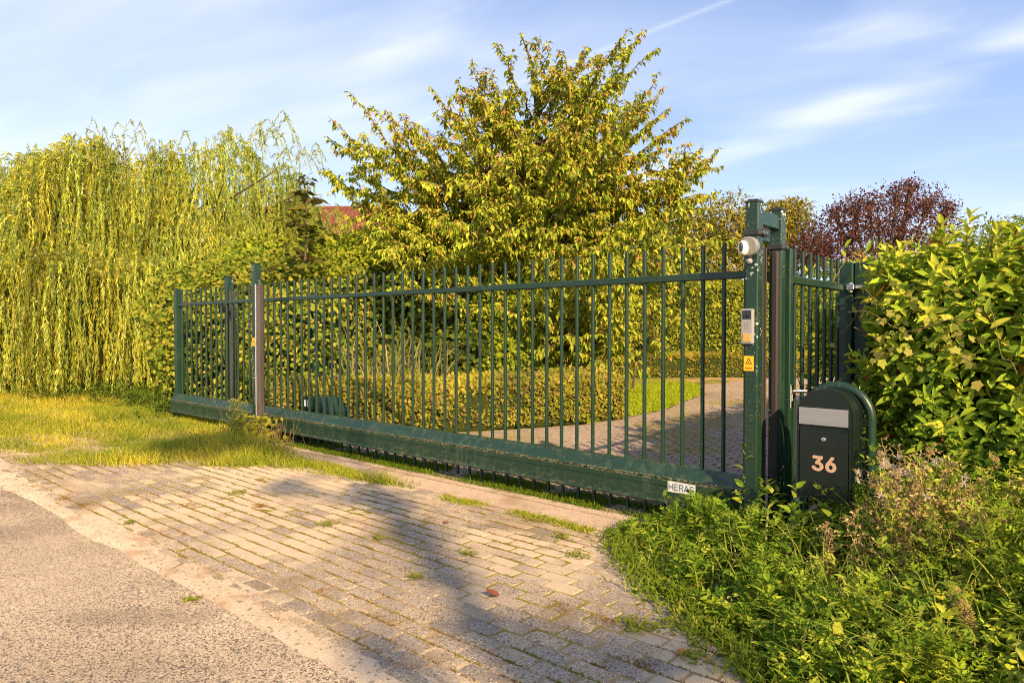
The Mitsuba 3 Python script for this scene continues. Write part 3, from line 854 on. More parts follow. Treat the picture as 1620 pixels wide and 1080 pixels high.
# ------------------------------------------------------------------ weeping willow
def willow():
    rng = np.random.default_rng(21)
    C = np.array([-9.0, 17.2]); RX, RY = 4.7, 3.9
    thing('willow_tree', 'golden weeping willow trailing its strands to the grass left of the gate', 'tree')
    # crown height over the plan, with several heads
    heads = [(-12.4, 16.0, 4.75, 1.3), (-10.9, 16.3, 5.35, 1.0), (-9.6, 16.0, 5.75, 1.0), (-8.4, 16.6, 5.5, 1.2), (-6.9, 16.4, 5.85, .9), (-5.6, 16.0, 5.15, .75), (-9.0, 18.6, 5.7, 1.8), (-11.5, 18.5, 5.2, 1.8), (-6.6, 18.6, 5.4, 1.6)]

    def top(x, y):
        t = np.full(np.shape(x), 2.6)
        for hx, hy, hz_, hr in heads:
            d2 = ((x - hx) ** 2 + (y - hy) ** 2) / (hr * 1.5) ** 2
            t = np.maximum(t, hz_ * (1 - .30 * d2) - .1)
        return t
    Ps, Xs, base_s, Zs = [], [], [], []
    n_cur = 265
    cur = []
    for c in range(n_cur):
        front = rng.random() < .74
        phi = rng.uniform(math.radians(195), math.radians(345)) if front else rng.uniform(0, 2 * np.pi)
        rho = (.42 + .62 * math.sqrt(rng.random())) if c % 3 else .62 * math.sqrt(rng.random())
        cur.append((phi, rho))
    for c, (phi, rho) in enumerate(cur):
        tone = rng.normal(0, .24)
        warm = rng.normal(0, .14)
        for q in range(int(rng.integers(11, 22))):
            ph, rh = phi + rng.normal(0, .036), rho + rng.normal(0, .045)
            x, y = C[0] + RX * rh * math.cos(ph), C[1] + RY * rh * math.sin(ph)
            zt = float(top(np.array(x), np.array(y))) * (1 - .55 * rng.random() ** 2.8) + rng.normal(0, .12)
            zt = max(zt, 1.5)
            end = max(.12, (rng.random() ** 1.6) * zt * .62 - .1) if rng.random() < .6 else rng.uniform(.12, .55)
            if rh < .5: end = max(end, rng.uniform(1.2, 3.2))
            out = np.array([math.cos(ph), math.sin(ph)]) * rng.uniform(.10, .45) + rng.normal(0, .16, 2)
            rise = rng.uniform(.05, .26)
            ln = zt - end
            t = np.linspace(0, 1, max(8, int((ln + .8) / .029)))
            d = t * (ln + .6)
            # rises and arches out over the first stretch, then hangs
            h = np.where(d < .6, rise * np.sin(d / .6 * np.pi * .75), rise * .707 - (d - .6) * 1.0)
            ho = 1 - np.exp(-d / .45)
            sway = .07 * np.sin(d * rng.uniform(.6, 2.6) + rng.uniform(0, 6)) + .03 * np.sin(d * rng.uniform(3, 6) + rng.uniform(0, 6)) + rng.normal(0, .05) * d
            P = np.stack([x + out[0] * ho + sway, y + out[1] * ho + .05 * np.cos(d * 1.3 + q), zt + h], -1)
            P = P[P[:, 2] > .06]
            if len(P) < 4: continue
            tan = nrm(np.gradient(P, axis=0))
            Ps.append(P); Xs.append(tan); Zs.append(np.full(len(P), tone)); base_s.append(np.full(len(P), warm))
    # long whippy outliers above the crown
    for px, py, r in ((105, 250, 16), (150, 225, 16), (205, 205, 16), (235, 215, 16), (270, 222, 16), (300, 225, 16), (60, 235, 16), (395, 205, 16), (405, 195, 16), (430, 182, 16), (425, 192, 16), (450, 230, 16), (478, 232, 16), (490, 236, 16), (20, 270, 16), (360, 215, 16), (345, 240, 16), (140, 208, 16), (215, 200, 16), (415, 200, 16)):
        for _ in range(3):
            p0 = at(px + rng.normal(0, 12), py + rng.uniform(15, 50), r)
            w = rng.uniform(.15, .7) * (1 if rng.random() < .75 else -1); up = rng.uniform(.25, .62); dn = rng.uniform(.6, 1.6)
            t = np.linspace(0, 1, 46)
            P = np.stack([p0[0] + w * t ** .8, p0[1] + rng.normal(0, .2) * t, p0[2] + up * np.sin(np.minimum(t * 2.6, 1.9)) - dn * np.maximum(t - .42, 0) ** 1.3], -1)
            Ps.append(P); Xs.append(nrm(np.gradient(P, axis=0))); Zs.append(np.zeros(46)); base_s.append(np.zeros(46))
    P, X, tone, warm = np.vstack(Ps), np.vstack(Xs), np.concatenate(Zs), np.concatenate(base_s)
    n = len(P)
    col = paint(rng, n, [(.40, .42, .05), (.33, .40, .055), (.47, .44, .06), (.20, .28, .05), (.50, .54, .22)], [3, 3, 1.6, 2.4, 1.4], .22)
    col = np.clip(col * np.exp(tone[:, None] + warm[:, None] * np.array([.6, 0, -.5])), .01, .9)
    D = nrm(X + rdir(rng, n) * .55 + np.array([0, 0, -.35]))
    s = np.exp(rng.normal(0, .2, n))
    leafmesh('willow_tree__crown', leaves(DIAMOND, P, D, rdir(rng, n), .098 * s, .021 * s, col))
    limbs = [tube([(C[0], C[1], -.1), (C[0] + .05, C[1], .8), (C[0], C[1] + .1, 1.9)], [.42, .34, .30], 12)]
    for hx, hy, hz_, hr in heads:
        a = np.array([C[0], C[1], 1.6]); b = np.array([hx, hy, hz_ - .95])
        mpt = a * .5 + b * .5 + np.array([0, 0, .1]) + rng.normal(0, .12, 3)
        limbs.append(tube([a, a * .75 + b * .25 + [0, 0, .2], mpt, b], [.17, .13, .09, .025], 8))
        for _ in range(4):
            e = b + rng.normal(0, .8, 3) * [1, 1, .3]
            limbs.append(tube([mpt, (mpt + e) / 2 + [0, 0, .25], e], [.05, .03, .01], 6))
    add('willow_tree__trunk', cat(*limbs), 'bark', 40)
    print('willow leaves', n)


willow()

# ------------------------------------------------------------------ cherry tree
def cherry():
    rng = np.random.default_rng(8)
    R0 = 14.0
    base = at(868, 560, R0); base[2] = -.05
    leader = [base, at(866, 500, R0), at(862, 420, R0), at(856, 330, R0), at(852, 230, R0 - .05), at(848, 160, R0 - .1), at(838, 95, R0 - .1), at(823, 55, R0 - .1)]
    leader = np.array(leader)
    zs = leader[:, 2]
    wood = [tube(leader, np.linspace(.15, .008, len(leader)) ** 1.0, 10)]
    tips = [(865, 66), (786, 71), (747, 95), (680, 138), (993, 50), (1018, 50), (1038, 79), (1038, 118), (1048, 140), (948, 89), (904, 113), (1087, 189), (1109, 234), (1120, 252), (1112, 287), (1058, 173),
            (553, 148), (586, 170), (523, 189), (519, 219), (515, 266), (610, 175), (637, 181), (655, 195), (733, 140), (531, 283), (720, 150), (770, 170), (960, 140), (1000, 165), (930, 170), (545, 235), (1100, 330), (1080, 290), (548, 305), (575, 325), (612, 338), (640, 352), (590, 350), (668, 330), (560, 262), (1090, 360), (1050, 385)]
    L = []
    for px, py in tips:
        L.append(at(px, py, R0 + rng.normal(0, .7)))
    # the rest of the crown, all round the trunk
    for k in range(74):
        zt = 1.5 + 5.3 * ((k + .5) / 74) ** 1.2
        a = k * 2.39996 + rng.normal(0, .3)
        rad = 3.9 * min(1.0, max(.10, (7.5 - zt) / 3.3)) ** .8 * rng.uniform(.62, 1.0)
        if zt < 2.2: rad *= .9
        L.append(np.array([base[0] + rad * math.cos(a), base[1] + .95 * rad * math.sin(a), zt]))
    for k in range(46):
        a = -math.pi / 2 + rng.normal(0, 1.0)
        zt = rng.uniform(1.7, 4.9)
        L.append(np.array([base[0] + rng.uniform(.7, 1.9) * math.cos(a), base[1] + rng.uniform(.7, 1.9) * math.sin(a), zt]))
    shoots = [(leader[4:], .0)]
    for tip in L:
        h = math.hypot(tip[0] - base[0], tip[1] - base[1])
        top_ = np.clip((tip[2] - 4.8) / 1.8, 0, 1)
        zb = tip[2] - h * (rng.uniform(.18, .50) * (1 - top_) + rng.uniform(.7, 1.1) * top_) - .25
        zb = float(np.clip(zb, .8, 6.0))
        b = np.array([np.interp(zb, zs, leader[:, i]) for i in range(3)])
        t = np.linspace(0, 1, 11)[:, None]
        mid = (b + tip) / 2 + np.array([0, 0, rng.uniform(-.24, .06) * h]) + rng.normal(0, .24, 3) * min(1, h / 2)
        pts = (1 - t) ** 2 * b + 2 * t * (1 - t) * mid + t * t * tip
        pts[1:-1] += rng.normal(0, .05, (9, 3))
        wood.append(tube(pts, np.linspace(.012 + .010 * h, .004, 11), 6))
        ln = np.linalg.norm(np.diff(pts, axis=0), axis=1).sum()
        shoots.append((pts, .25))
        nsub = int(ln * rng.uniform(3.2, 4.6) * (1 - .5 * top_))
        for j in range(nsub):
            u = .16 + (.80 - .22 * top_) * (j + rng.random()) / max(1, nsub)
            i = min(9, int(u * 10)); f = u * 10 - i
            p = pts[i] * (1 - f) + pts[i + 1] * f
            d = nrm(pts[i + 1] - pts[i])
            flat = nrm(np.cross(d, [0, 0, 1.0]) * (1 if j % 2 else -1) + rng.normal(0, .25, 3))
            upr = rng.random() < .22
            dirv = nrm(d * .55 + flat * .9 + np.array([0, 0, 1.3 if upr else rng.normal(.10, .15)]))
            e = p + dirv * (.26 + min(1.35, .46 * ln) * (1 - .9 * u) * rng.uniform(.4, 1.15))
            q = np.array([p, (p + e) / 2 + rng.normal(0, .03, 3), e + [0, 0, -.04]])
            wood.append(tube(q, [.009, .006, .003], 4, caps=False))
            shoots.append((q, .08))
            l2 = np.linalg.norm(e - p)
            for w in range(int(l2 * 3.2)):
                v = .3 + .6 * rng.random()
                p2 = p * (1 - v) + e * v
                e2 = p2 + nrm(dirv * .6 + rdir(rng, 1)[0] * .9 + [0, 0, .1]) * rng.uniform(.12, .34)
                shoots.append((np.array([p2, (p2 + e2) / 2, e2]), 0.0))
    P, X, Z = [], [], []
    for pts, skip in shoots:
        seg = np.linalg.norm(np.diff(pts, axis=0), axis=1); cum = np.r_[0, np.cumsum(seg)]
        n = int(cum[-1] * 60)
        u = (skip + (1 - skip) * rng.random(n)) * cum[-1]
        u = np.clip(np.round(u / .075) * .075 + rng.normal(0, .008, n), 0, cum[-1])
        p = np.stack([np.interp(u, cum, pts[:, i]) for i in range(3)], -1)
        d = nrm(np.stack([np.interp(np.minimum(u + .05, cum[-1]), cum, pts[:, i]) - np.interp(np.maximum(u - .05, 0), cum, pts[:, i]) for i in range(3)], -1))
        side = nrm(rdir(rng, n) * [1, 1, .5])
        P.append(p + side * .02); X.append(nrm(side * .75 + d * .35 + np.array([0, 0, -.75]))); Z.append(nrm(side * .6 + np.array([.1, -.25, .7]) + rdir(rng, n) * .4))
    P, X, Z = np.vstack(P), np.vstack(X), np.vstack(Z)
    n = len(P)
    up = np.clip((P[:, 2] - 3) / 4.0, 0, 1)
    col = paint(rng, n, [(.36, .43, .045), (.46, .50, .055), (.21, .30, .034), (.54, .48, .075)], [3, 3, 2, 1.2], .24)
    rusty = (rng.random(n) < .08 + .42 * up * (meshkit.fbm(P * .9, 2, 3) > .48))[:, None]
    col = np.where(rusty, paint(rng, n, [(.46, .24, .07), (.42, .29, .07), (.52, .37, .08)], None, .15), col)
    s = np.exp(rng.normal(0, .2, n))
    thing('cherry_tree', 'tall broad cherry tree with drooping green and rusty leaves behind the gate', 'tree')
    leafmesh('cherry_tree__crown', leaves(FOLD, P, X, Z, .110 * s, .052 * s, col))
    add('cherry_tree__trunk', cat(*wood), 'bark', 40)
    print('cherry leaves', n)


cherry()

# ------------------------------------------------------------------ shrubs and trees behind the gate
shrub('hazel_bush', 'broad-leaved climber thicket behind the left end of the gate', lobes_on((330, 560, 11.6, (.8, .8, 1.1)), (300, 500, 12.2, (.7, .8, .8)), (400, 520, 11.8, (.8, .8, .95)), (465, 530, 11.6, (.75, .8, 1.0)), (520, 500, 12.6, (.8, .8, 1.1)), (380, 600, 11.9, (1.0, .7, .8)), (520, 590, 12.4, (1.0, .7, .9)), (350, 470, 12.4, (.9, .8, .7)), (440, 455, 12.4, (.8, .8, .6))),
      27000, .078, .074, LOBED, [(.22, .30, .033), (.34, .37, .045), (.12, .185, .024), (.44, .38, .06)], 31, core=.60)
shrub('ivy_bush', 'dark lobed-leaf bush behind the middle of the gate', lobes_on((620, 470, 13.4, (.9, .7, .7)), (700, 500, 13.4, (.9, .7, .95)), (740, 560, 13.2, (.7, .7, .9)), (640, 560, 13.6, (1.0, .7, .9)), (570, 560, 13.8, (.9, .6, 1.0))),
      15000, .088, .084, LOBED, [(.09, .14, .022), (.15, .20, .03), (.05, .09, .016), (.20, .22, .04)], 32, core=.72)
shrub('yellow_bush', 'bright yellow-green bush in front of the tiled roof', lobes_on((420, 432, 14.8, (.9, .9, .68)), (520, 420, 14.8, (1.0, .9, .68)), (600, 415, 14.6, (1.0, .9, .66)), (680, 420, 14.6, (.9, .8, .8)), (560, 460, 14.6, (1.4, .9, 1.0)), (640, 455, 14.6, (1.2, .9, 1.0)), (730, 440, 14.6, (.8, .8, .7)), (450, 470, 14.8, (1.0, .8, .9)), (550, 560, 14.8, (1.8, .9, 1.0)), (700, 540, 14.8, (1.1, .9, 1.1)), (770, 430, 14.7, (.7, .7, .6))),
      62000, .095, .058, DIAMOND, YG, 33, core=.62, rough=.45)
shrub('light_bush', 'light green rounded bush beside the cherry trunk', lobes_on((790, 500, 13.4, (.65, .7, .8)), (840, 470, 13.6, (.6, .7, .6)), (800, 560, 13.2, (.6, .6, .7)), (850, 545, 13.5, (.45, .6, .8)), (770, 450, 13.8, (.6, .6, .5))),
      24000, .08, .050, DIAMOND, YG + [(.20, .26, .04)], 34, core=.62)
shrub('undergrowth_shrub', 'dry tangled shrub under the right side of the cherry', lobes_on((915, 530, 15.2, (.7, .6, .6)), (960, 520, 15.6, (.8, .6, .7)), (1000, 540, 15.8, (.6, .6, .5))),
      6000, .08, .035, DIAMOND, [(.26, .22, .07), (.20, .22, .04), (.34, .24, .12), (.12, .14, .03)], 35, core=.66)


def sapling():
    rng = np.random.default_rng(77)
    thing('maple_sapling', 'slender dark maple sapling rising above the bushes beside the willow', 'tree')
    b = at(478, 600, 11.9); b[2] = 0
    pts = np.array([b, at(480, 480, 11.9), at(484, 400, 11.9), at(486, 330, 11.9), at(489, 278, 11.9)])
    wood = [tube(pts, [.035, .028, .02, .012, .005], 7)]
    P, X, Z = [], [], []
    for k in range(30):
        t = .22 + .78 * rng.random()
        z = b[2] + t * (pts[-1][2] - b[2])
        p = np.array([np.interp(z, pts[:, 2], pts[:, i]) for i in range(3)])
        a = rng.uniform(0, 2 * np.pi); ln = rng.uniform(.15, 1.0) * (1.18 - t) * 1.2
        e = p + np.array([math.cos(a) * ln, math.sin(a) * ln, ln * .35])
        wood.append(tube([p, (p + e) / 2 + [0, 0, -.02], e], [.010, .007, .003], 4, caps=False))
        m = int(6 + ln * 16)
        u = rng.random((m, 1)) ** .7
        q = p + (e - p) * u
        side = nrm(rdir(rng, m) * [1, 1, .4])
        P.append(q + side * .05); X.append(nrm(side + [0, 0, -.25])); Z.append(nrm(rdir(rng, m) * .45 + [0, 0, 1]))
    P, X, Z = map(np.vstack, (P, X, Z))
    n = len(P)
    col = paint(rng, n, [(.11, .14, .025), (.17, .20, .03), (.22, .17, .04), (.30, .30, .05)], [3, 3, 2, 1], .2)
    s = np.exp(rng.normal(0, .25, n))
    leafmesh('maple_sapling__crown', leaves(LOBED, P, X, Z, .16 * s, .15 * s, col))
    add('maple_sapling__trunk', cat(*wood), 'bark', 40)


sapling()


def hedge(key, label, corners, h, n, L, W, pal, seed, wts=None, tpl=DIAMOND, core=True, fuzz=.06, category='hedge', bsdf='leaf', z0=.03, grain=(1.3, 1.3, 1.6)):
    """A clipped hedge standing on a four-cornered plan."""
    rng = np.random.default_rng(seed)
    C = np.array(corners, float)
    E = np.roll(C, -1, 0) - C
    ln = np.linalg.norm(E, axis=1)
    ctr = C.mean(0)
    area = np.r_[ln * h, Polygon(C).area]
    k = rng.choice(5, n, p=area / area.sum())
    P, O = np.zeros((n, 3)), np.zeros((n, 3))
    for i in range(4):
        m = k == i
        u = rng.random((m.sum(), 1))
        P[m, :2] = C[i] + E[i] * u
        P[m, 2] = z0 + (h - z0) * rng.random(m.sum()) ** .85
        o = np.array([E[i][1], -E[i][0]]) / ln[i]
        if np.dot(o, C[i] + E[i] / 2 - ctr) < 0: o = -o
        O[m, :2] = o
    m = k == 4
    a, b = rng.random((2, m.sum(), 1))
    P[m, :2] = (C[0] * (1 - a) + C[1] * a) * (1 - b) + (C[3] * (1 - a) + C[2] * a) * b
    P[m, 2], O[m] = h, [0, 0, 1]
    bump = (meshkit.fbm(P * np.array(grain) * 1.6, 3, seed) - .5) * fuzz * 3
    P += O * (bump + rng.normal(0, fuzz * .5, n) - fuzz * .4 * rng.random(n))[:, None]
    P[:, 2] = np.maximum(P[:, 2], .03)
    X = nrm(O * .6 + rdir(rng, n) * .8 + [0, 0, .15]); Z = nrm(O * .8 + rdir(rng, n) * .5 + [.1, -.2, .35])
    col = paint(rng, n, pal, wts)
    tone = (meshkit.fbm(P * 1.4 + 3, 3, seed + 1) - .5)[:, None]
    col = np.clip(col * np.exp(tone * np.array([1.7, 1.4, .8])), .004, .9)
    s = np.exp(rng.normal(0, .26, n))
    thing(key, label, category)
    leafmesh(f'{key}__foliage', leaves(tpl, P, X, Z, L * s, W * s, col), bsdf)
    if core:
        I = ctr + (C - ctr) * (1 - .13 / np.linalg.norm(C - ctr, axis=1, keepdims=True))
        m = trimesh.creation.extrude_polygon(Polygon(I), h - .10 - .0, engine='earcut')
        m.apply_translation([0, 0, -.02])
        add(f'{key}__dark_core', m, 'shade_core')  # solid block inside the hedge, its dark colour standing in for shade


def XY(px, r):
    return np.array([(px - 810) / FPX * r, r])


dirL = np.array([.915, .403]); nL = np.array([-.403, .915])
c0, c1 = np.array([-.81, 9.5]) - dirL * 2.3, np.array([1.76, 10.6])
hedge('low_box_hedge', 'low clipped yellowing box hedge just behind the gate', [c0, c1, c1 + nL * .85, c0 + nL * .85], .65, 52000, .042, .028,
      [(.42, .39, .045), (.33, .36, .035), (.46, .34, .09), (.22, .28, .03), (.42, .29, .14)], 41, [3, 3, 2, 2, 1.6], fuzz=.09)
hedge('low_box_hedge_001', 'low clipped box hedge at the far edge of the lawn', [(2.2, 18.8), (9.5, 20.2), (9.3, 21.0), (2.0, 19.6)], .66, 9000, .06, .038,
      [(.36, .31, .045), (.28, .29, .035), (.40, .27, .06), (.18, .22, .03)], 42)
hedge('beech_hedge', 'tall clipped light green hedge behind the far lawn', [(3.0, 20.3), (11.5, 22.0), (11.3, 23.2), (2.6, 21.4)], 2.75, 44000, .085, .052,
      [(.34, .38, .04), (.27, .33, .035), (.40, .38, .055), (.19, .25, .03)], 43, fuzz=.10)


def far_tree(key, label, lobes, n, L, W, pal, seed, trunk, wts=None, tpl=DIAMOND, core=.55, rough=.5, category='tree', lo=.35):
    rng = np.random.default_rng(seed)
    P, O, k = lobe_points(rng, lobes, n, lo, 1.1, rough, seed)
    m = len(P)
    X = nrm(O * .5 + rdir(rng, m) * .8 + [0, 0, -.25]); Z = nrm(O * .5 + rdir(rng, m) * .6 + [0, 0, .6])
    col = paint(rng, m, pal, wts)
    clump = meshkit.fbm(P * 1.1 + seed, 2, seed)[:, None] - .5
    col = np.clip(col * np.exp(.7 * clump), .004, .9)
    s = np.exp(rng.normal(0, .25, m))
    thing(key, label, category)
    leafmesh(f'{key}__crown', leaves(tpl, P, X, Z, L * s, W * s, col))
    b = np.array([trunk[0], trunk[1], -.1])
    limbs = []
    for c, r in lobes:
        mp = b + [0, 0, min(1.6, c[2] * .5)]
        mid = (mp + c) / 2 + [0, 0, -.15]
        limbs.append(tube([b, mp, mid, c], [.14, .11, .06, .02], 7))
        for _ in range(7):
            e = c + rdir(rng, 1)[0] * np.asarray(r) * rng.uniform(.7, 1.05)
            limbs.append(tube([mid * .3 + c * .7, (c + e) / 2, e], [.03, .018, .005], 5, caps=False))
    add(f'{key}__trunk', cat(*limbs), 'bark', 40)


far_tree('apple_tree', 'yellow-green spreading tree right of the cherry behind the tall hedge', lobes_on((1100, 380, 23, (1.2, 1.1, 1.0)), (1150, 360, 23, (1.1, 1.1, 1.0)), (1060, 400, 22.5, (1.0, 1, .9)), (1120, 420, 23, (1.6, 1.1, .8))), 12000, .13, .065, [(.26, .27, .04), (.34, .30, .05), (.20, .22, .03), (.36, .27, .07)], 51, at(1110, 520, 23)[:2])
far_tree('apple_tree_001', 'yellowing tree with sparse top behind the right gate post', lobes_on((1215, 360, 24, (1.0, 1, .8)), (1250, 345, 24, (.7, .9, .55)), (1190, 385, 24, (1.0, 1, .9)), (1250, 400, 24, (1.2, 1, .9)), (1240, 330, 24, (.55, .6, .3))), 10000, .13, .06, [(.30, .29, .045), (.38, .32, .05), (.22, .23, .035), (.40, .30, .08)], 52, at(1215, 520, 24)[:2])
far_tree('copper_plum', 'dark red copper-leaved plum tree above the laurel', lobes_on((1390, 345, 22, (1.25, 1.1, .85)), (1440, 320, 22, (.8, .9, .55)), (1340, 360, 22, (1.0, 1, .8)), (1300, 385, 22, (.8, .9, .8)), (1430, 370, 22, (1.1, 1, .8)), (1420, 300, 22, (.45, .5, .25)), (1470, 318, 22, (.55, .5, .28)), (1440, 292, 22, (.3, .3, .22)), (1495, 335, 22, (.35, .3, .22)), (1375, 318, 22, (.4, .4, .25)), (1320, 335, 22, (.4, .4, .25)), (1275, 390, 22, (.6, .7, .6)), (1330, 410, 22, (1.0, 1, .6)), (1400, 410, 22, (1.1, 1, .6)), (1500, 325, 22, (.3, .3, .2)), (1350, 325, 22, (.5, .5, .3)), (1490, 350, 22, (.5, .5, .35))), 17000, .085, .045, [(.135, .055, .055), (.18, .078, .065), (.09, .038, .042), (.22, .12, .08)], 53, at(1385, 520, 22)[:2], rough=.9, lo=.15)
far_tree('walnut_tree', 'green tree filling the gap behind the cherry and the yellow bush', lobes_on((760, 410, 19, (1.4, 1.2, 1.1)), (860, 420, 19, (1.5, 1.2, 1.1)), (960, 420, 19, (1.5, 1.2, 1.1)), (1040, 420, 20, (1.3, 1.2, 1.0)), (800, 500, 19, (1.8, 1, 1.2)), (930, 500, 19, (1.8, 1, 1.3))), 14000, .14, .07, DARK + [(.20, .24, .03)], 54, at(900, 520, 19)[:2])
far_tree('ash_tree', 'green tree behind the laurel at the far right', lobes_on((1560, 400, 24, (2.0, 1.5, 1.2)), (1460, 420, 25, (2.0, 1.5, 1.2)), (1640, 400, 24, (2.0, 1.5, 1.2))), 9000, .13, .06, MID, 55, at(1560, 520, 24)[:2])

# reeds and a bar fence behind the low hedge
thing('garden_fence', 'green bar fence far behind the low box hedge', 'fence')
A, B = at(498, 590, 11.3), at(660, 590, 14.2)
add('garden_fence__post', loc(cbox(-.05, .05, -.05, .05, -.05, 2.0, .006), np.array([[.752, .659, 0, A[0]], [-.659, .752, 0, A[1]], [0, 0, 1, 0], [0, 0, 0, 1]])), 'green_paint')
ra, rb = np.array([A[0], A[1], 1.45]), np.array([B[0], B[1], 1.45])
add('garden_fence__rail', tube([ra, rb], [.028, .028], 8), 'green_paint', 40)
for k in range(18):
    p = ra + (rb - ra) * (k + 1) / 18.5
    add('garden_fence__picket', rod([p[0], p[1], .05], [p[0], p[1], 1.72], .014, 8), 'green_paint', 40)


def reeds():
    rng = np.random.default_rng(91)
    n = 170
    c = at(612, 590, 11.7)
    P = np.c_[c[0] + rng.normal(0, .42, n), c[1] + rng.normal(0, .3, n), np.zeros(n)]
    X = nrm(np.c_[rng.normal(0, .28, n), rng.normal(0, .28, n), np.ones(n)])
    Z = nrm(np.c_[rng.normal(size=(n, 2)), np.zeros(n)])
    L = rng.uniform(.7, 1.75, n)
    col = paint(rng, n, [(.36, .31, .15), (.26, .28, .09), (.42, .36, .20), (.18, .24, .06)])
    thing('reed_clump', 'tall pale reed clump behind the low box hedge', 'reeds')
    leafmesh('reed_clump__leaves', leaves(ARC, P, X, Z, L, .022, col))


reeds()

# ------------------------------------------------------------------ laurel hedge
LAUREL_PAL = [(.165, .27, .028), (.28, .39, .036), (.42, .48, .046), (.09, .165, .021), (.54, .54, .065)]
for i, c in enumerate(LAUREL_PAL):
    scene[f'laurel_leaf_{i}'] = {'type': 'principledthin', 'base_color': {'type': 'rgb', 'value': list(c)}, 'roughness': .26, 'diff_trans': .55, 'eta': 1.5}


def laurel():
    rng = np.random.default_rng(61)
    thing('laurel_hedge', 'tall glossy cherry laurel hedge right of the mailbox', 'hedge')
    P, X, Z, L, leaf_tint = [], [], [], [], []

    def shoots(n, pos, out, jitter, nl=(8, 15), lean=.5):
        for k in range(n):
            p, o = pos(), out()
            ax = nrm(o * lean + np.array([0, 0, .75]) + rng.normal(0, jitter, 3))
            m = int(rng.integers(*nl)); ln = rng.uniform(.14, .30)
            yellow_green = np.clip(.13 + .75 * meshkit.fbm((p * 1.3)[None], 3, 4)[0] + .38 * (p[2] - 1.1) + rng.normal(0, .15), 0, 1)  # leaves turn yellower with height and by noise
            e1 = nrm(np.cross(ax, rdir(rng, 1)[0])); e2 = np.cross(ax, e1)
            for i in range(m):
                u = i / m; a = i * 2.4 + rng.normal(0, .3)
                side = e1 * math.cos(a) + e2 * math.sin(a)
                d = side * (1.0 - .55 * u) + ax * (.12 + .85 * u ** 1.5) + np.array([0, 0, -.10])
                P.append(p + ax * ln * u); X.append(d); Z.append(nrm(ax * 1.0 - side * .25 + o * .35)); L.append(rng.uniform(.095, .155) * (1 - .35 * u)); leaf_tint.append(yellow_green * (.55 + .45 * u))

    def bulge(s, z):
        return .22 * (meshkit.fbm(np.array([[s * 1.1, z * 1.1, 2.0]]), 3, 8)[0] - .5) - .10 * max(0, z - 1.4)
    UB3, US3 = np.array([*UB, 0]), np.array([*US, 0])

    def front(depth):
        def f():
            s, z = rng.uniform(-2.6, 1.12), rng.uniform(.05, 1.70)
            return G(s, 4.92 - bulge(s, z) + depth * rng.random() - .05 * (s < .9), z)
        return f
    shoots(1050, front(.24), lambda: -UB3, .30)
    shoots(420, front(.5), lambda: -UB3, .4, (6, 11))
    shoots(330, lambda: G(rng.uniform(-2.6, 1.12), rng.uniform(4.85, 6.3), 1.74 + rng.normal(0, .07)), lambda: -UB3 * .3, .28, (8, 16))
    shoots(30, lambda: G(rng.uniform(-1.0, 1.05), rng.uniform(4.85, 5.3), 1.84 + rng.normal(0, .05)), lambda: -UB3 * .2, .2, (12, 18))
    shoots(260, lambda: G(1.09 + rng.normal(0, .05), rng.uniform(4.95, 6.1), .1 + 1.65 * rng.random()), lambda: US3, .35)
    # the hedge turns the corner and runs on beside the garden path
    shoots(520, lambda: G(2.02 + rng.normal(0, .06), rng.uniform(6.5, 13.5), .1 + 1.75 * rng.random()), lambda: US3, .4, (7, 11))
    shoots(230, lambda: G(rng.uniform(.2, 2.0), 6.48 + rng.normal(0, .05), .1 + 1.55 * rng.random()), lambda: -UB3, .4, (7, 11))
    shoots(760, lambda: G(rng.uniform(-.2, 2.0), rng.uniform(6.5, 13.5), 1.86 + rng.normal(0, .05)), lambda: np.zeros(3), .4, (7, 11))
    P, X, Z, L, leaf_tint = np.array(P), nrm(np.array(X)), np.array(Z), np.array(L), np.array(leaf_tint)
    n = len(P)
    # the 300 leaves that show largest are entries of their own
    X_ = X; Y_ = nrm(np.cross(Z, X_)); Zn = np.cross(X_, Y_)
    ctr = P + X * L[:, None] * .5
    view = nrm(ctr - np.array([0, 0, CAM_H])); dist = np.linalg.norm(ctr - np.array([0, 0, CAM_H]), axis=1)
    px, py = 810 + FPX * ctr[:, 0] / np.maximum(ctr[:, 1], .1), 520 + FPX * (CAM_H - ctr[:, 2]) / np.maximum(ctr[:, 1], .1)
    s_, b_ = SB(ctr[:, 0], ctr[:, 1])
    ok = (px < 1610) & (px > 1365) & (py > 330) & (py < 740)
    score = np.where(ok, np.abs((Zn * view).sum(1)) * L ** 2 / dist ** 2 * np.exp(-np.clip(b_ - 4.8, 0, 1) * 5), -1)
    top = np.argsort(-score)[:300]
    isbig = np.zeros(n, bool); isbig[top] = True
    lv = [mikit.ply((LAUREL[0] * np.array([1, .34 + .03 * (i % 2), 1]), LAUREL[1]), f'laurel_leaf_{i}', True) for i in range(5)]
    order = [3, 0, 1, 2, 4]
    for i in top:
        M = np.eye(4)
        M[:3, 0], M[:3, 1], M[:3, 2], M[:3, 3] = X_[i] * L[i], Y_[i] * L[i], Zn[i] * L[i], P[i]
        c = order[int(np.clip(leaf_tint[i] * 5 + rng.normal(0, .5), 0, 4))]
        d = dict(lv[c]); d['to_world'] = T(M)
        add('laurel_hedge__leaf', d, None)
    r = ~isbig
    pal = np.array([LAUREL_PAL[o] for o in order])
    k = np.clip((leaf_tint[r] * 5 + rng.normal(0, .6, r.sum())).astype(int), 0, 4)
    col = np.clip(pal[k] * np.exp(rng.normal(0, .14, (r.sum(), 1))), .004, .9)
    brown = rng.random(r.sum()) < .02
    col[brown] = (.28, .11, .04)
    k = leafmesh('laurel_hedge__foliage', leaves(LAUREL, P[r], X[r], Z[r], L[r], L[r] * .35, col), 'glossy_leaf', True)
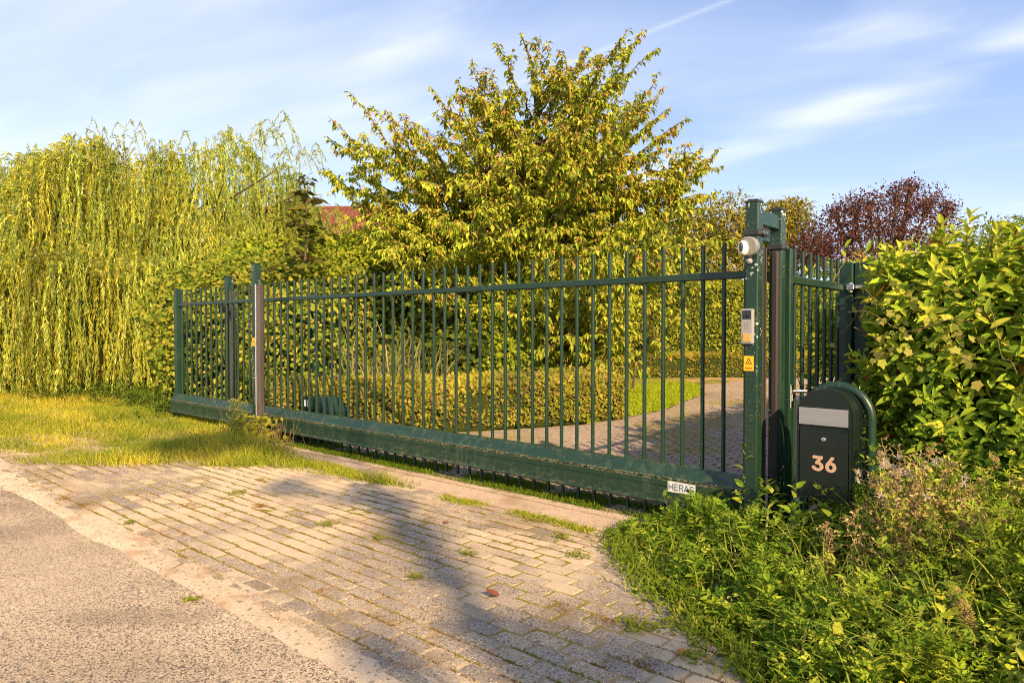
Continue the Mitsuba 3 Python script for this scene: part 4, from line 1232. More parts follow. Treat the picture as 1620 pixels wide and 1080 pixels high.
    labels[k] = {'kind': 'stuff'}
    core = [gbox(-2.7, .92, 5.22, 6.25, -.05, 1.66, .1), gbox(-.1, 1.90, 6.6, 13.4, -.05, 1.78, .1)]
    add('laurel_hedge__dark_core', cat(*core), 'shade_core')  # solid boxes whose dark colour shows as shade between the leaves
    br = []
    for q in range(60):
        s, z = rng.uniform(-2.0, 1.2), rng.uniform(.0, 1.5)
        a = G(s, 5.2, z); e = G(s + rng.normal(0, .15), 4.86, z + rng.uniform(.15, .5))
        br.append(tube([a, (a + e) / 2, e], [.012, .009, .004], 5, caps=False))
    add('laurel_hedge__branches', cat(*br), 'bark', 40)
    print('laurel', n)


laurel()


def creeper():
    """A thin climber that strays from the laurel over the walk-through gate."""
    rng = np.random.default_rng(14)
    thing('climbing_vine', 'thin pale climbing vine straying over the narrow gate and laurel edge', 'vine')
    st, P, X, Z = [], [], [], []
    for path in ([(1.70, 5.9, 1.72), (1.72, 5.55, 1.66), (1.715, 5.45, 1.50), (1.725, 5.30, 1.35), (1.72, 5.33, 1.18)], [(1.71, 5.05, 1.06), (1.72, 5.15, .98), (1.715, 5.35, .95), (1.71, 5.55, .93)], [(1.72, 5.20, 1.50), (1.71, 5.30, 1.45), (1.72, 5.42, 1.55), (1.70, 5.6, 1.62)],
                 [(1.55, 6.0, 1.92), (1.60, 5.95, 2.0), (1.66, 5.9, 1.9), (1.70, 5.8, 1.75)], [(1.50, 6.02, 1.65), (1.62, 5.98, 1.42), (1.72, 5.9, 1.30), (1.70, 5.7, 1.28)]):
        p = np.array([G(*q) for q in path])
        t = np.linspace(0, len(p) - 1, 22)
        c = np.stack([np.interp(t, range(len(p)), p[:, i]) for i in range(3)], -1)
        for _ in range(3): c[1:-1] = (c[:-2] + 2 * c[1:-1] + c[2:]) / 4
        c += rng.normal(0, .004, c.shape)
        st.append(tube(c, [.0028] * 22, 5, caps=False))
        for i in range(0, 22, 4):
            if rng.random() < .5:
                P.append(c[i]); X.append(rdir(rng, 1)[0] + [0, 0, -.4]); Z.append(rdir(rng, 1)[0] + [0, 0, .8] - .5 * np.array([*UB, 0]))
    for _ in range(150):
        s, b, z = 1.16 + abs(rng.normal(0, .10)), rng.uniform(5.0, 6.25), rng.uniform(.75, 1.9)
        if s > 1.45: s = 1.40
        P.append(G(s, b, z)); X.append(rdir(rng, 1)[0] + [0, 0, -.3]); Z.append(rdir(rng, 1)[0] * .6 + np.array([*US, .7]))
    for _ in range(130):
        s, z = rng.uniform(.55, 1.15), rng.normal(1.42, .14)
        P.append(G(s, 4.74 + rng.normal(0, .05), z)); X.append(rdir(rng, 1)[0] + [0, 0, -.3]); Z.append(rdir(rng, 1)[0] * .6 - np.array([*UB, -.5]))
    for path in ([(.62, 4.62, 1.62), (.50, 4.60, 1.45), (.46, 4.6, 1.25), (.40, 4.62, 1.12)], [(1.28, 4.70, 1.5), (1.05, 4.66, 1.42), (.8, 4.64, 1.45), (.6, 4.64, 1.38)]):
        p = np.array([G(*q) for q in path])
        tt = np.linspace(0, len(p) - 1, 24)
        p = np.stack([np.interp(tt, range(len(p)), p[:, i]) for i in range(3)], -1)
        p[:, 2] += .05 * np.sin(tt * 2.9) + rng.normal(0, .006, 24)
        for _ in range(2): p[1:-1] = (p[:-2] + 2 * p[1:-1] + p[2:]) / 4
        st.append(tube(p, [.0019] * len(p), 5, caps=False))
    P, X, Z = map(np.array, (P, X, Z))
    n = len(P)
    col = paint(rng, n, [(.36, .38, .06), (.30, .34, .05), (.42, .38, .10)], None, .15)
    s = np.exp(rng.normal(0, .25, n))
    labels[add('climbing_vine__stem', cat(*st), 'stem_dry', 40)] = {'kind': 'stuff'}
    leafmesh('climbing_vine__leaves', leaves(LOBED, P, X, Z, .050 * s, .045 * s, col))


creeper()

# ------------------------------------------------------------------ grass and weeds
def inside(poly, S, B):
    from shapely import contains_xy
    return contains_xy(poly, S, B)


def gz(P):
    return ground_z(P[:, 0], P[:, 1])


def blades(rng, S, B, L, W, pal, wts=None, spread=.45, z0=None, tpl=BLADE):
    n = len(S)
    P = np.c_[S[:, None] * US + B[:, None] * UB, np.zeros(n)]
    P[:, 2] = gz(P) if z0 is None else z0
    X = nrm(np.c_[rng.normal(0, spread, (n, 2)), np.ones(n)])
    Z = nrm(np.c_[rng.normal(size=(n, 2)), np.zeros(n) + .2])
    return leaves(tpl, P, X, Z, L, W, paint(rng, n, pal, wts))


GRASS = [(.40, .42, .03), (.31, .36, .026), (.48, .44, .06), (.19, .26, .02), (.52, .43, .16)]


def verge():
    rng = np.random.default_rng(3)
    poly = Polygon(LEFT_EDGE[:-1] + [(4.6, 3.99), (8.2, 3.99), (8.4, 4.5), (10.9, 4.9), (12.5, 5.4), (26, 5.8), (26, 1.62)])
    n = 190000
    S, B = 4.6 + 17 * rng.random(n) ** 1.5, rng.uniform(1.55, 5.6, n)
    edge = .10 * (meshkit.fbm(np.c_[S * 3, B * 3, S * 0], 3) - .5)
    keep = inside(poly.buffer(.05), S + edge, B + edge)
    S, B = S[keep], B[keep]
    dens = meshkit.fbm(np.c_[S * 1.1, B * 1.6, S * 0 + 2], 3, 5)
    keep = rng.random(len(S)) < np.clip((dens - .30) * 5, .12, 1)
    S, B, dens = S[keep], B[keep], dens[keep]
    tall = np.clip((meshkit.fbm(np.c_[S * .9 + 5, B * .9, S * 0], 3, 7) - .42) * 3, 0, 1) + 1.6 * np.exp(-((S - 7.3) / .9) ** 2 - ((B - 3.95) / .45) ** 2)
    L = rng.uniform(.045, .10, len(S)) * (1 + 1.2 * tall)
    gv, gf, gc = blades(rng, S, B, L, .0075, GRASS, [3, 3, 2, 1.5, 1.4], .55)
    tone = (meshkit.fbm(np.c_[S * .8, B * 1.5, S * 0 + 12], 4, 8) - .5) * 2.4
    gc = np.clip(gc * np.exp(np.repeat(tone, len(BLADE[0]))[:, None] * np.array([.75, .45, .5])), .004, .9)
    labels_key = leafmesh('grass', (gv, gf, gc))
    labels[labels_key] = {'label': 'short sunny yellow-green grass of the verge left of the driveway', 'category': 'grass', 'kind': 'stuff'}
    # fringe along the concrete strip and under the gate
    n = 26000
    S = rng.uniform(2.2, 7.6, n); B = 3.93 + rng.normal(0, .045, n) + .16 * (meshkit.fbm(np.c_[S * 2.5, S * 0, S * 0], 3, 9) - .5)
    k = rng.random(n) < np.clip((meshkit.fbm(np.c_[S * 1.8, B * 0, S * 0 + 5], 3, 3) - .47 + .05 * (S - 4)) * 2.6, 0, 1) * (S > 2.7)
    S1_, B1_ = S[k], B[k]
    n = 30000
    S = rng.uniform(1.6, 8.6, n); B = rng.uniform(4.36, 4.80, n)
    k = rng.random(n) < np.clip((meshkit.fbm(np.c_[S * 2.5, B * 4, S * 0 + 8], 3, 3) - .36) * 6, 0, 1)
    S2, B2 = S[k], B[k]
    m = join([blades(rng, S1_, B1_, rng.uniform(.012, .042, len(S1_)) * (1 + .25 * np.clip(S1_ - 4, 0, 2)), .006, GRASS, [3, 3, 1, 2, .8], .8, 0.0), blades(rng, S2, B2, rng.uniform(.02, .075, len(S2)), .008, [(.12, .19, .018), (.18, .25, .02), (.08, .13, .015)], None, .8, -.005)])
    k = leafmesh('grass', m)
    labels[k] = {'label': 'thin strip of grass and moss along the concrete strip under the gate', 'category': 'grass', 'kind': 'stuff'}
    # lawn behind the gate
    poly = Polygon([SB(*XY(px, r)) for px, r in ((930, 10.2), (985, 10.9), (1050, 12.0), (1108, 14.6), (1112, 16.5), (1085, 18.3), (985, 18.6), (900, 18.4), (900, 12.0))])
    n = 60000
    x0, y0, x1, y1 = poly.bounds
    S, B = rng.uniform(x0, x1, n), rng.uniform(y0, y1, n)
    k = inside(poly, S, B); S, B = S[k], B[k]
    m = blades(rng, S, B, rng.uniform(.05, .09, len(S)), .016, [(.36, .45, .025), (.43, .50, .03), (.28, .37, .025)], None, .6, -.01)
    k = leafmesh('grass', m)
    labels[k] = {'label': 'mown lawn between the two low box hedges', 'category': 'grass', 'kind': 'stuff'}
    struct('lawn', sheet([(-a, b) for a, b in poly.exterior.coords[:-1]], -.006), 'lawn_soil', False, 'mown lawn behind the gate')


scene['lawn_soil'] = principled(proc(lambda p, n, uv: mix((.14, .19, .02), (.22, .27, .03), fbm(p.x * 3, p.y * 3, 0))), .95, .05)
verge()


def pinnate(rng, P, X, Z, L, pairs, wide, pal, wts=None, tpl=FOLD):
    """Compound leaves: leaflets in pairs along a midrib and one at its end."""
    n = len(P); X = nrm(X); Y = nrm(np.cross(Z, X)); Z = np.cross(X, Y)
    col = paint(rng, n, pal, wts)
    out = []
    for i in range(pairs + 1):
        u = (i + .6) / (pairs + .6)
        for sgn in ((1, -1) if i < pairs else (0,)):
            p = P + X * (L * u)[:, None] - Z * (L * .25 * u * u)[:, None]
            d = X * (.75 if sgn else 1) + Y * (sgn * .85) + rng.normal(0, .12, (n, 3))
            ll = L * wide * (1 - .45 * abs(u - .45)) * np.exp(rng.normal(0, .12, n))
            out.append(leaves(tpl, p, d, Z + rng.normal(0, .2, (n, 3)), ll, ll * .42, np.clip(col * np.exp(rng.normal(0, .08, (n, 1))), .004, .9)))
    return join(out)


def palmate(rng, P, X, Z, L, pal, wts=None, k=5, tpl=BROAD):
    n = len(P); X = nrm(X); Y = nrm(np.cross(Z, X)); Z = np.cross(X, Y)
    col = paint(rng, n, pal, wts)
    out = []
    for a in np.linspace(-1.9, 1.9, k):
        d = X * math.cos(a) + Y * math.sin(a) - Z * .15 + rng.normal(0, .06, (n, 3))
        ll = L * (1 - .18 * abs(a))
        out.append(leaves(tpl, P, d, Z + rng.normal(0, .12, (n, 3)), ll, ll * .5, col))
    return join(out)


WEED = Polygon([(2.58, 4.02), (2.45, 3.84), (2.0, 3.44), (1.69, 3.17), (1.14, 2.80), (.6, 2.42), (.1, 2.04), (-.6, 1.6), (-1.9, 1.6), (-1.9, 4.75), (1.3, 4.75), (1.66, 4.22), (2.3, 4.42)])


def weed_height(S, B):
    """How tall the growth stands: low at the pavers, knee high by the posts and the laurel."""
    from shapely import points, distance
    line = LineString(RIGHT_EDGE)
    d = distance(points(S, B), line)
    h = .04 + .40 * (1 - np.exp(-d / .75))
    h = np.where((B > 3.75) & (S > 1.80), np.minimum(h, .13), h)
    return h * (.65 + .7 * meshkit.fbm(np.c_[S * 1.7, B * 1.7, S * 0 + 3], 3, 2))


def weeds():
    rng = np.random.default_rng(17)
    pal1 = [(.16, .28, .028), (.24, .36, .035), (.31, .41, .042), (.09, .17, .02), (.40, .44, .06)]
    allp = []
    x0, y0, x1, y1 = WEED.bounds

    def spots(n):
        S, B = rng.uniform(x0, x1, n), rng.uniform(y0, y1, n)
        k = inside(WEED, S, B)
        return S[k], B[k]
    S, B = spots(4300)
    k = rng.random(len(S)) < np.clip((meshkit.fbm(np.c_[S * 3.2, B * 3.2, S * 0 + 21], 3, 19) - .38) * 5, .06, 1)
    S, B = S[k], B[k]
    H = weed_height(S, B)
    stems = []
    for mode in range(3):
        sel = (np.arange(len(S)) % 3) == mode
        s, b, h = S[sel], B[sel], H[sel]
        per = 15
        n = len(s)
        h = h * np.exp(rng.normal(0, .28, n))
        base = np.c_[s[:, None] * US + b[:, None] * UB, np.zeros(n)]; base[:, 2] = gz(base) - .01
        lean = np.c_[rng.normal(0, .22, (n, 2)), np.ones(n)]
        u = (np.arange(per) + rng.random((n, per))) / per
        P = (base[:, None] + lean[:, None] * (h[:, None] * (.12 + .95 * u))[..., None]).reshape(-1, 3)
        a = rng.uniform(0, 6.28, n)[:, None] + np.arange(per) * 2.4
        X = np.stack([np.cos(a), np.sin(a), .45 + .5 * u], -1).reshape(-1, 3)
        Z = nrm(np.array([0, 0, 1.0]) + rng.normal(0, .3, X.shape))
        L = (rng.uniform(.065, .115, (n, per)) * (1.15 - .5 * u)).reshape(-1)
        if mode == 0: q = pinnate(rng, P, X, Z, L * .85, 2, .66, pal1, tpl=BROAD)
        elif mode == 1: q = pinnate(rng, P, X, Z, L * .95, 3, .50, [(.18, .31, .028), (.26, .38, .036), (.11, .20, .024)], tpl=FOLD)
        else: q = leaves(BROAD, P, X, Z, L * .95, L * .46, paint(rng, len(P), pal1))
        e_ = np.clip((1.1 - (q[0][:, :2] @ US)) / 1.5, 0, 1)[:, None]  # weed colour lightened to the right as if sunlit, left kept shade-dark
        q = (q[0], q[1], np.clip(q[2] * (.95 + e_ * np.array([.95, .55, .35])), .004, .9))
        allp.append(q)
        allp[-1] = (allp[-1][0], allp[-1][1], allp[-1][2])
    # low five-fingered creeper in front
    n = 1500
    S, B = spots(n * 3)
    H = weed_height(S, B)
    k = (S < 1.5) & (B < 3.6)
    S, B, H = S[k][:n], B[k][:n], H[k][:n]
    P = np.c_[S[:, None] * US + B[:, None] * UB, np.zeros(len(S))]; P[:, 2] = gz(P) + H * rng.uniform(.35, 1.05, len(S))
    toward = np.array([-.3, -.8, 0])
    allp.append(palmate(rng, P, rdir(rng, len(P)) * [1, 1, .3] + toward * .4, rdir(rng, len(P)) * .35 + [0, -.25, 1], rng.uniform(.03, .055, len(P)), [(.20, .32, .035), (.28, .38, .05), (.34, .40, .07), (.14, .24, .03)]))
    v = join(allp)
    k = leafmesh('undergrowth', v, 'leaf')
    labels[k] = {'label': 'dense knee-high green weeds round the gate post and mailbox', 'category': 'weeds', 'kind': 'stuff'}
    print('weed tris', len(v[1]))
    # long grass through the weeds and the ragged edge over the pavers
    S, B = spots(4200)
    H = weed_height(S, B)
    clump = meshkit.fbm(np.c_[S * 2.2, B * 2.2, S * 0], 3, 6)
    k = rng.random(len(S)) < np.clip((clump - .42) * 5, .05, 1)
    S, B, H = S[k], B[k], H[k]
    g1 = blades(rng, S, B, np.minimum(.55, H * rng.uniform(.7, 1.5, len(S)) + .05), .0085, [(.20, .29, .03), (.28, .34, .04), (.36, .36, .08), (.42, .36, .18)], [3, 3, 1.5, .7], .42, tpl=ARC)
    edge = np.array(LineString(RIGHT_EDGE).interpolate(0).coords)
    line = LineString(RIGHT_EDGE)
    n = 5200
    t = rng.random(n)
    pts = np.array([line.interpolate(q, normalized=True).coords[0] for q in t])
    off = np.abs(rng.normal(0, .11, n)) * np.where(rng.random(n) < .2, -.6, 1)
    S, B = pts[:, 0] - off * .55, pts[:, 1] + off * .8
    off2 = .12 * (meshkit.fbm(np.c_[S * 4, B * 4, S * 0], 3) - .5)
    g2 = blades(rng, S + off2, B - off2, rng.uniform(.03, .12, n), .006, [(.16, .25, .022), (.24, .30, .025), (.11, .18, .018), (.40, .34, .12)], [3, 2.5, 2, .8], .75, .0, tpl=ARC)
    q = rng.integers(0, n, 1500)
    Pq = np.c_[S[q][:, None] * US + B[q][:, None] * UB, rng.uniform(.01, .06, 1500)] + np.c_[rng.normal(0, .03, (1500, 2)), np.zeros(1500)]
    g3 = leaves(BROAD, Pq, rdir(rng, 1500) * [1, 1, .3], rdir(rng, 1500) * .35 + [0, -.1, 1], rng.uniform(.02, .05, 1500), .02, paint(rng, 1500, [(.13, .22, .022), (.20, .28, .03), (.26, .30, .04)]))
    c_ = at(1470, 960, 3.45)
    n5 = 330
    P5 = np.c_[c_[0] + rng.normal(0, .13, n5), c_[1] + rng.normal(0, .10, n5), np.full(n5, .05)]
    g5 = leaves(ARC, P5, np.c_[rng.normal(-.1, .42, n5), rng.normal(-.12, .3, n5), np.ones(n5)], np.c_[rng.normal(0, 1, (n5, 2)), np.zeros(n5)], rng.uniform(.25, .55, n5), .008, paint(rng, n5, [(.34, .40, .05), (.44, .46, .08), (.26, .34, .04)]))
    S, B = spots(2600)
    k = (S < 1.55) & (B < 4.0) & (meshkit.fbm(np.c_[S * 1.6, B * 1.6, S * 0 + 9], 3, 16) > .47)
    S, B = S[k][:560], B[k][:560]
    H = weed_height(S, B)
    n6 = len(S)
    P6 = np.c_[S[:, None] * US + B[:, None] * UB, H * .25]
    a6 = rng.uniform(0, 6.28, n6)
    g6 = leaves(ARCH, P6, np.c_[np.cos(a6) * .45, np.sin(a6) * .45, np.ones(n6)], np.c_[-np.cos(a6), -np.sin(a6), np.full(n6, .5)], H * .6 + rng.uniform(.12, .34, n6), rng.uniform(.006, .013, n6), paint(rng, n6, [(.24, .34, .04), (.34, .42, .07), (.44, .46, .12), (.18, .27, .03)]))
    k = leafmesh('grass', join([g1, g2, g3, g5, g6]))
    labels[k] = {'label': 'long arching grass blades among the weeds by the mailbox', 'category': 'grass', 'kind': 'stuff'}


weeds()


def tansy_clump():
    """The feathery young plant in front of the beam's right end."""
    rng = np.random.default_rng(23)
    n, per = 44, 12
    c = np.array([2.04, 4.26])
    s, b = c[0] + rng.normal(0, .085, n), c[1] + rng.normal(0, .05, n)
    base = np.c_[s[:, None] * US + b[:, None] * UB, np.zeros(n)]
    h = rng.uniform(.14, .31, n)
    lean = np.c_[rng.normal(0, .22, (n, 2)), np.ones(n)]
    u = (np.arange(per) + rng.random((n, per))) / per
    P = (base[:, None] + lean[:, None] * (h[:, None] * u)[..., None]).reshape(-1, 3)
    a = rng.uniform(0, 6.28, n)[:, None] + np.arange(per) * 2.4
    X = np.stack([np.cos(a), np.sin(a), .6 + .4 * u], -1).reshape(-1, 3)
    thing('tansy_plant', 'feathery bright green plant against the right end of the gate beam', 'plant')
    leafmesh('tansy_plant__leaves', pinnate(rng, P, X, np.array([0, 0, 1.0]) + rng.normal(0, .3, X.shape), rng.uniform(.05, .09, len(P)), 5, .36, [(.16, .28, .025), (.22, .33, .03), (.12, .21, .02)], tpl=DIAMOND))
    st = [tube([base[i], base[i] + lean[i] * h[i]], [.004, .002], 5, caps=False) for i in range(n)]
    labels[add('tansy_plant__stem', cat(*st), 'stem_green', 40)] = {'kind': 'stuff'}


tansy_clump()


def dry_weed():
    rng = np.random.default_rng(29)
    thing('dried_weed_bush', 'straggly half-dried brown weed bush in front of the mailbox', 'bush')
    P, X, L, kind, st = [], [], [], [], []
    for k in range(58):
        c = G(.70 + rng.normal(0, .13), 3.90 + rng.normal(0, .16))
        h = rng.uniform(.45, .90) * (1 - .25 * abs((SB(c[0], c[1])[0] - .74) / .4))
        lean = np.array([rng.normal(0, .22), rng.normal(0, .2), 1.0])
        top = c + lean * h
        mid = (c + top) / 2 + rng.normal(0, .03, 3)
        st.append(tube([c, mid, top], [.0045, .0035, .0015], 5, caps=False))
        for q in range(46):
            u = .18 + .82 * rng.random()
            p = (1 - u) ** 2 * c + 2 * u * (1 - u) * mid + u * u * top
            d = nrm(rdir(rng, 1)[0] * [1, 1, .5] + [0, 0, .3])
            e = p + d * rng.uniform(.03, .14) * (1.15 - .7 * u)
            st.append(tube([p, e], [.0015, .0008], 3, caps=False))
            dry = rng.random() < (.30 + .50 * u) * (.55 + .9 * (k % 3 > 0))
            for _ in range(6):
                f = rng.random()
                P.append(p + (e - p) * f); X.append(d * .5 + rdir(rng, 1)[0] * .9); L.append(rng.uniform(.018, .042) * (.65 if dry else 1.1)); kind.append(dry)
    P, X, L, kind = np.array(P), np.array(X), np.array(L), np.array(kind)
    n = len(P)
    col = np.where(kind[:, None], paint(rng, n, [(.42, .30, .13), (.30, .19, .085), (.50, .40, .21), (.46, .41, .14)]), paint(rng, n, [(.36, .38, .06), (.46, .45, .09), (.25, .31, .04)]))
    leafmesh('dried_weed_bush__leaves', leaves(FOLD, P, X, rdir(rng, n) + [0, -.3, .6], L, L * .45, col), 'dry_leaf')
    labels[add('dried_weed_bush__stem', cat(*st), 'stem_dry', 40)] = {'kind': 'stuff'}
    # downy seed heads near the top
    pf = []
    for _ in range(26):
        c = G(.76 + rng.normal(0, .12), 3.88 + rng.normal(0, .12), rng.uniform(.60, .80))
        m = 26
        d = rdir(rng, m)
        pf.append(leaves(DIAMOND, np.repeat(c[None], m, 0), d, rdir(rng, m), .026, .004, paint(rng, m, [(.62, .56, .48), (.50, .42, .34)])))
    labels[leafmesh('dried_weed_bush__seed_heads', pf, 'dry_leaf')] = {'kind': 'stuff'}

    # pale feathery seed spike in front
    thing('seed_spike', 'pale fluffy yellow seed spike in the weeds at lower right', 'plant')
    a = at(1545, 1010, 2.55); b = at(1505, 925, 2.75)
    base = np.array([a[0] + .05, a[1] - .02, 0.0])
    add('seed_spike__stem', tube([base, a, (a + b) / 2 + [.006, 0, 0], b], [.004, .0035, .003, .001], 6), 'stem_dry', 40)
    m = 2600
    u = rng.random((m, 1))
    c = a + (b - a) * u + np.array([.012, 0, 0]) * np.sin(u * 3.1)
    d = rdir(rng, m)
    r = .026 * np.sin(np.clip(u, .06, .97) * np.pi) ** .6
    leafmesh('seed_spike__head', leaves(DIAMOND, c + d * r * rng.random((m, 1)), d + nrm(b - a) * .6, rdir(rng, m), .015, .005, paint(rng, m, [(.46, .36, .12), (.56, .46, .22), (.38, .30, .08)])), 'dry_leaf')


dry_weed()


def right_thicket():
    """Taller green herbs at the foot of the laurel."""
    rng = np.random.default_rng(37)
    n, per = 170, 22
    s, b = rng.uniform(-1.2, .62, n), rng.uniform(3.35, 4.62, n)
    base = np.c_[s[:, None] * US + b[:, None] * UB, np.zeros(n)]
    h = rng.uniform(.32, .68, n)
    lean = np.c_[rng.normal(0, .2, (n, 2)), np.ones(n)]
    u = (np.arange(per) + rng.random((n, per))) / per
    P = (base[:, None] + lean[:, None] * (h[:, None] * u)[..., None]).reshape(-1, 3)
    a = rng.uniform(0, 6.28, n)[:, None] + np.arange(per) * 2.4
    X = np.stack([np.cos(a), np.sin(a), .4 + .4 * u], -1).reshape(-1, 3)
    thing('herb_thicket', 'tall leafy green herbs at the foot of the laurel', 'weeds', kind='stuff')
    leafmesh('herb_thicket__leaves', pinnate(rng, P, X, np.array([0, 0, 1.0]) + rng.normal(0, .35, X.shape), rng.uniform(.045, .09, len(P)), 3, .5, [(.16, .25, .025), (.24, .31, .035), (.32, .34, .05), (.11, .18, .02)]))
    st = [tube([base[i], base[i] + lean[i] * h[i]], [.004, .002], 4, caps=False) for i in range(n)]
    labels[add('herb_thicket__stem', cat(*st), 'stem_green', 40)] = {'kind': 'stuff'}


right_thicket()


def small_plants():
    rng = np.random.default_rng(43)
    # yellow-leaved seedling and fern-like sprig at the foot of the left post
    thing('post_seedling', 'small yellow-leaved maple seedling at the foot of the left gate post', 'plant')
    c = G(7.66, 4.15)
    n = 240
    P = c + np.c_[rng.normal(0, .12, n), rng.normal(0, .09, n), rng.uniform(.04, .36, n)]
    leafmesh('post_seedling__leaves', leaves(LOBED, P, rdir(rng, n) * [1, 1, .4], rdir(rng, n) * .5 + [0, -.5, .8], .075, .07, paint(rng, n, [(.42, .38, .04), (.36, .36, .04), (.20, .22, .03)])))
    labels[add('post_seedling__stem', cat(*[tube([c, c + rng.normal(0, .06, 3) * [1, 1, 0] + [0, 0, .3]], [.005, .002], 5, caps=False) for _ in range(8)]), 'stem_dry', 40)] = {'kind': 'stuff'}
    thing('post_sprig', 'feathery pale green sprig left of the left gate post', 'plant')
    c = G(8.05, 4.10)
    n = 420
    h = rng.random(n)
    P = c + np.c_[rng.normal(0, .11, n) * (1.15 - h), rng.normal(0, .08, n), .04 + .50 * h]
    leafmesh('post_sprig__leaves', leaves(DIAMOND, P, rdir(rng, n) + [0, 0, .6], rdir(rng, n), .05, .014, paint(rng, n, [(.34, .34, .08), (.28, .31, .05), (.42, .38, .14)])))
    labels[add('post_sprig__stem', cat(*[tube([c + [rng.normal(0, .05), 0, 0], c + rng.normal(0, .07, 3) * [1, 1, 0] + [0, 0, .5]], [.004, .0015], 5, caps=False) for _ in range(10)]), 'stem_green', 40)] = {'kind': 'stuff'}
    thing('dry_twigs', 'dry brown weed stalks sticking up beside the left post', 'plant')
    st = []
    for _ in range(34):
        c = G(7.05 + rng.normal(0, .12), 4.08 + rng.normal(0, .05))
        st.append(tube([c, c + np.array([rng.normal(0, .16), rng.normal(0, .12), rng.uniform(.15, .42)])], [.003, .001], 4, caps=False))
    for a_, b_ in (((7.3, 4.05, .0), (7.42, 3.98, .62)), ((7.9, 4.0, .05), (8.5, 3.9, .75)), ((6.2, 3.95, 0), (6.5, 4.0, .35))):
        st.append(tube([G(*a_), G(*b_)], [.0025, .001], 4, caps=False))
    labels[add('dry_twigs__stalks', cat(*st), 'stem_dry', 40)] = {'kind': 'stuff'}
    # nettles along the willow's foot
    clumps = ((90, 640), (180, 636), (215, 640), (245, 650), (268, 652), (150, 628), (60, 622), (285, 660))
    for i, (px, py) in enumerate(clumps):
        r = FPX * CAM_H / (py - 520)
        c0 = np.array([(px - 810) / FPX * r, r, 0])
        n, per = 46, 10
        base = c0 + np.c_[rng.normal(0, .30, n), rng.normal(0, .22, n), np.zeros(n)]
        base[:, 2] = gz(base)
        h = rng.uniform(.15, .42, n)
        u = (np.arange(per) + rng.random((n, per))) / per
        lean = np.c_[rng.normal(0, .2, (n, 2)), np.ones(n)]
        P = (base[:, None] + lean[:, None] * (h[:, None] * u)[..., None]).reshape(-1, 3)
        X = nrm(rdir(rng, len(P)) * [1, 1, .3] + [0, 0, .2])
        pos = ['far left under the willow', 'left, below the willow strands', 'between willow and gate', 'by the left end of the gate beam']
        where = ('third from the left end of the willow', 'before the willow, second from the gate end', 'before the willow, third from the gate end', 'in the gap between willow and gate', 'closest to the left end of the gate beam',
                 'fourth from the left end of the willow', 'at the far left edge of the willow', 'tucked beside the gate beam end')[i]
        key = 'nettle_clump' + (f'_{i:03d}' if i else '')
        thing(key, 'low dark nettle clump ' + where, 'weeds', 'nettle clumps along the willow foot')
        labels[leafmesh(key + '__leaves', leaves(FOLD, P, X, rdir(rng, len(P)) * .4 + [0, 0, 1], rng.uniform(.07, .12, len(P)), .05, paint(rng, len(P), [(.12, .20, .02), (.18, .25, .025), (.08, .14, .018)])))] = {'kind': 'stuff'}
        labels[add(key + '__stem', cat(*[tube([base[q], base[q] + lean[q] * h[q]], [.004, .002], 4, caps=False) for q in range(n)]), 'stem_green', 40)] = {'kind': 'stuff'}


small_plants()


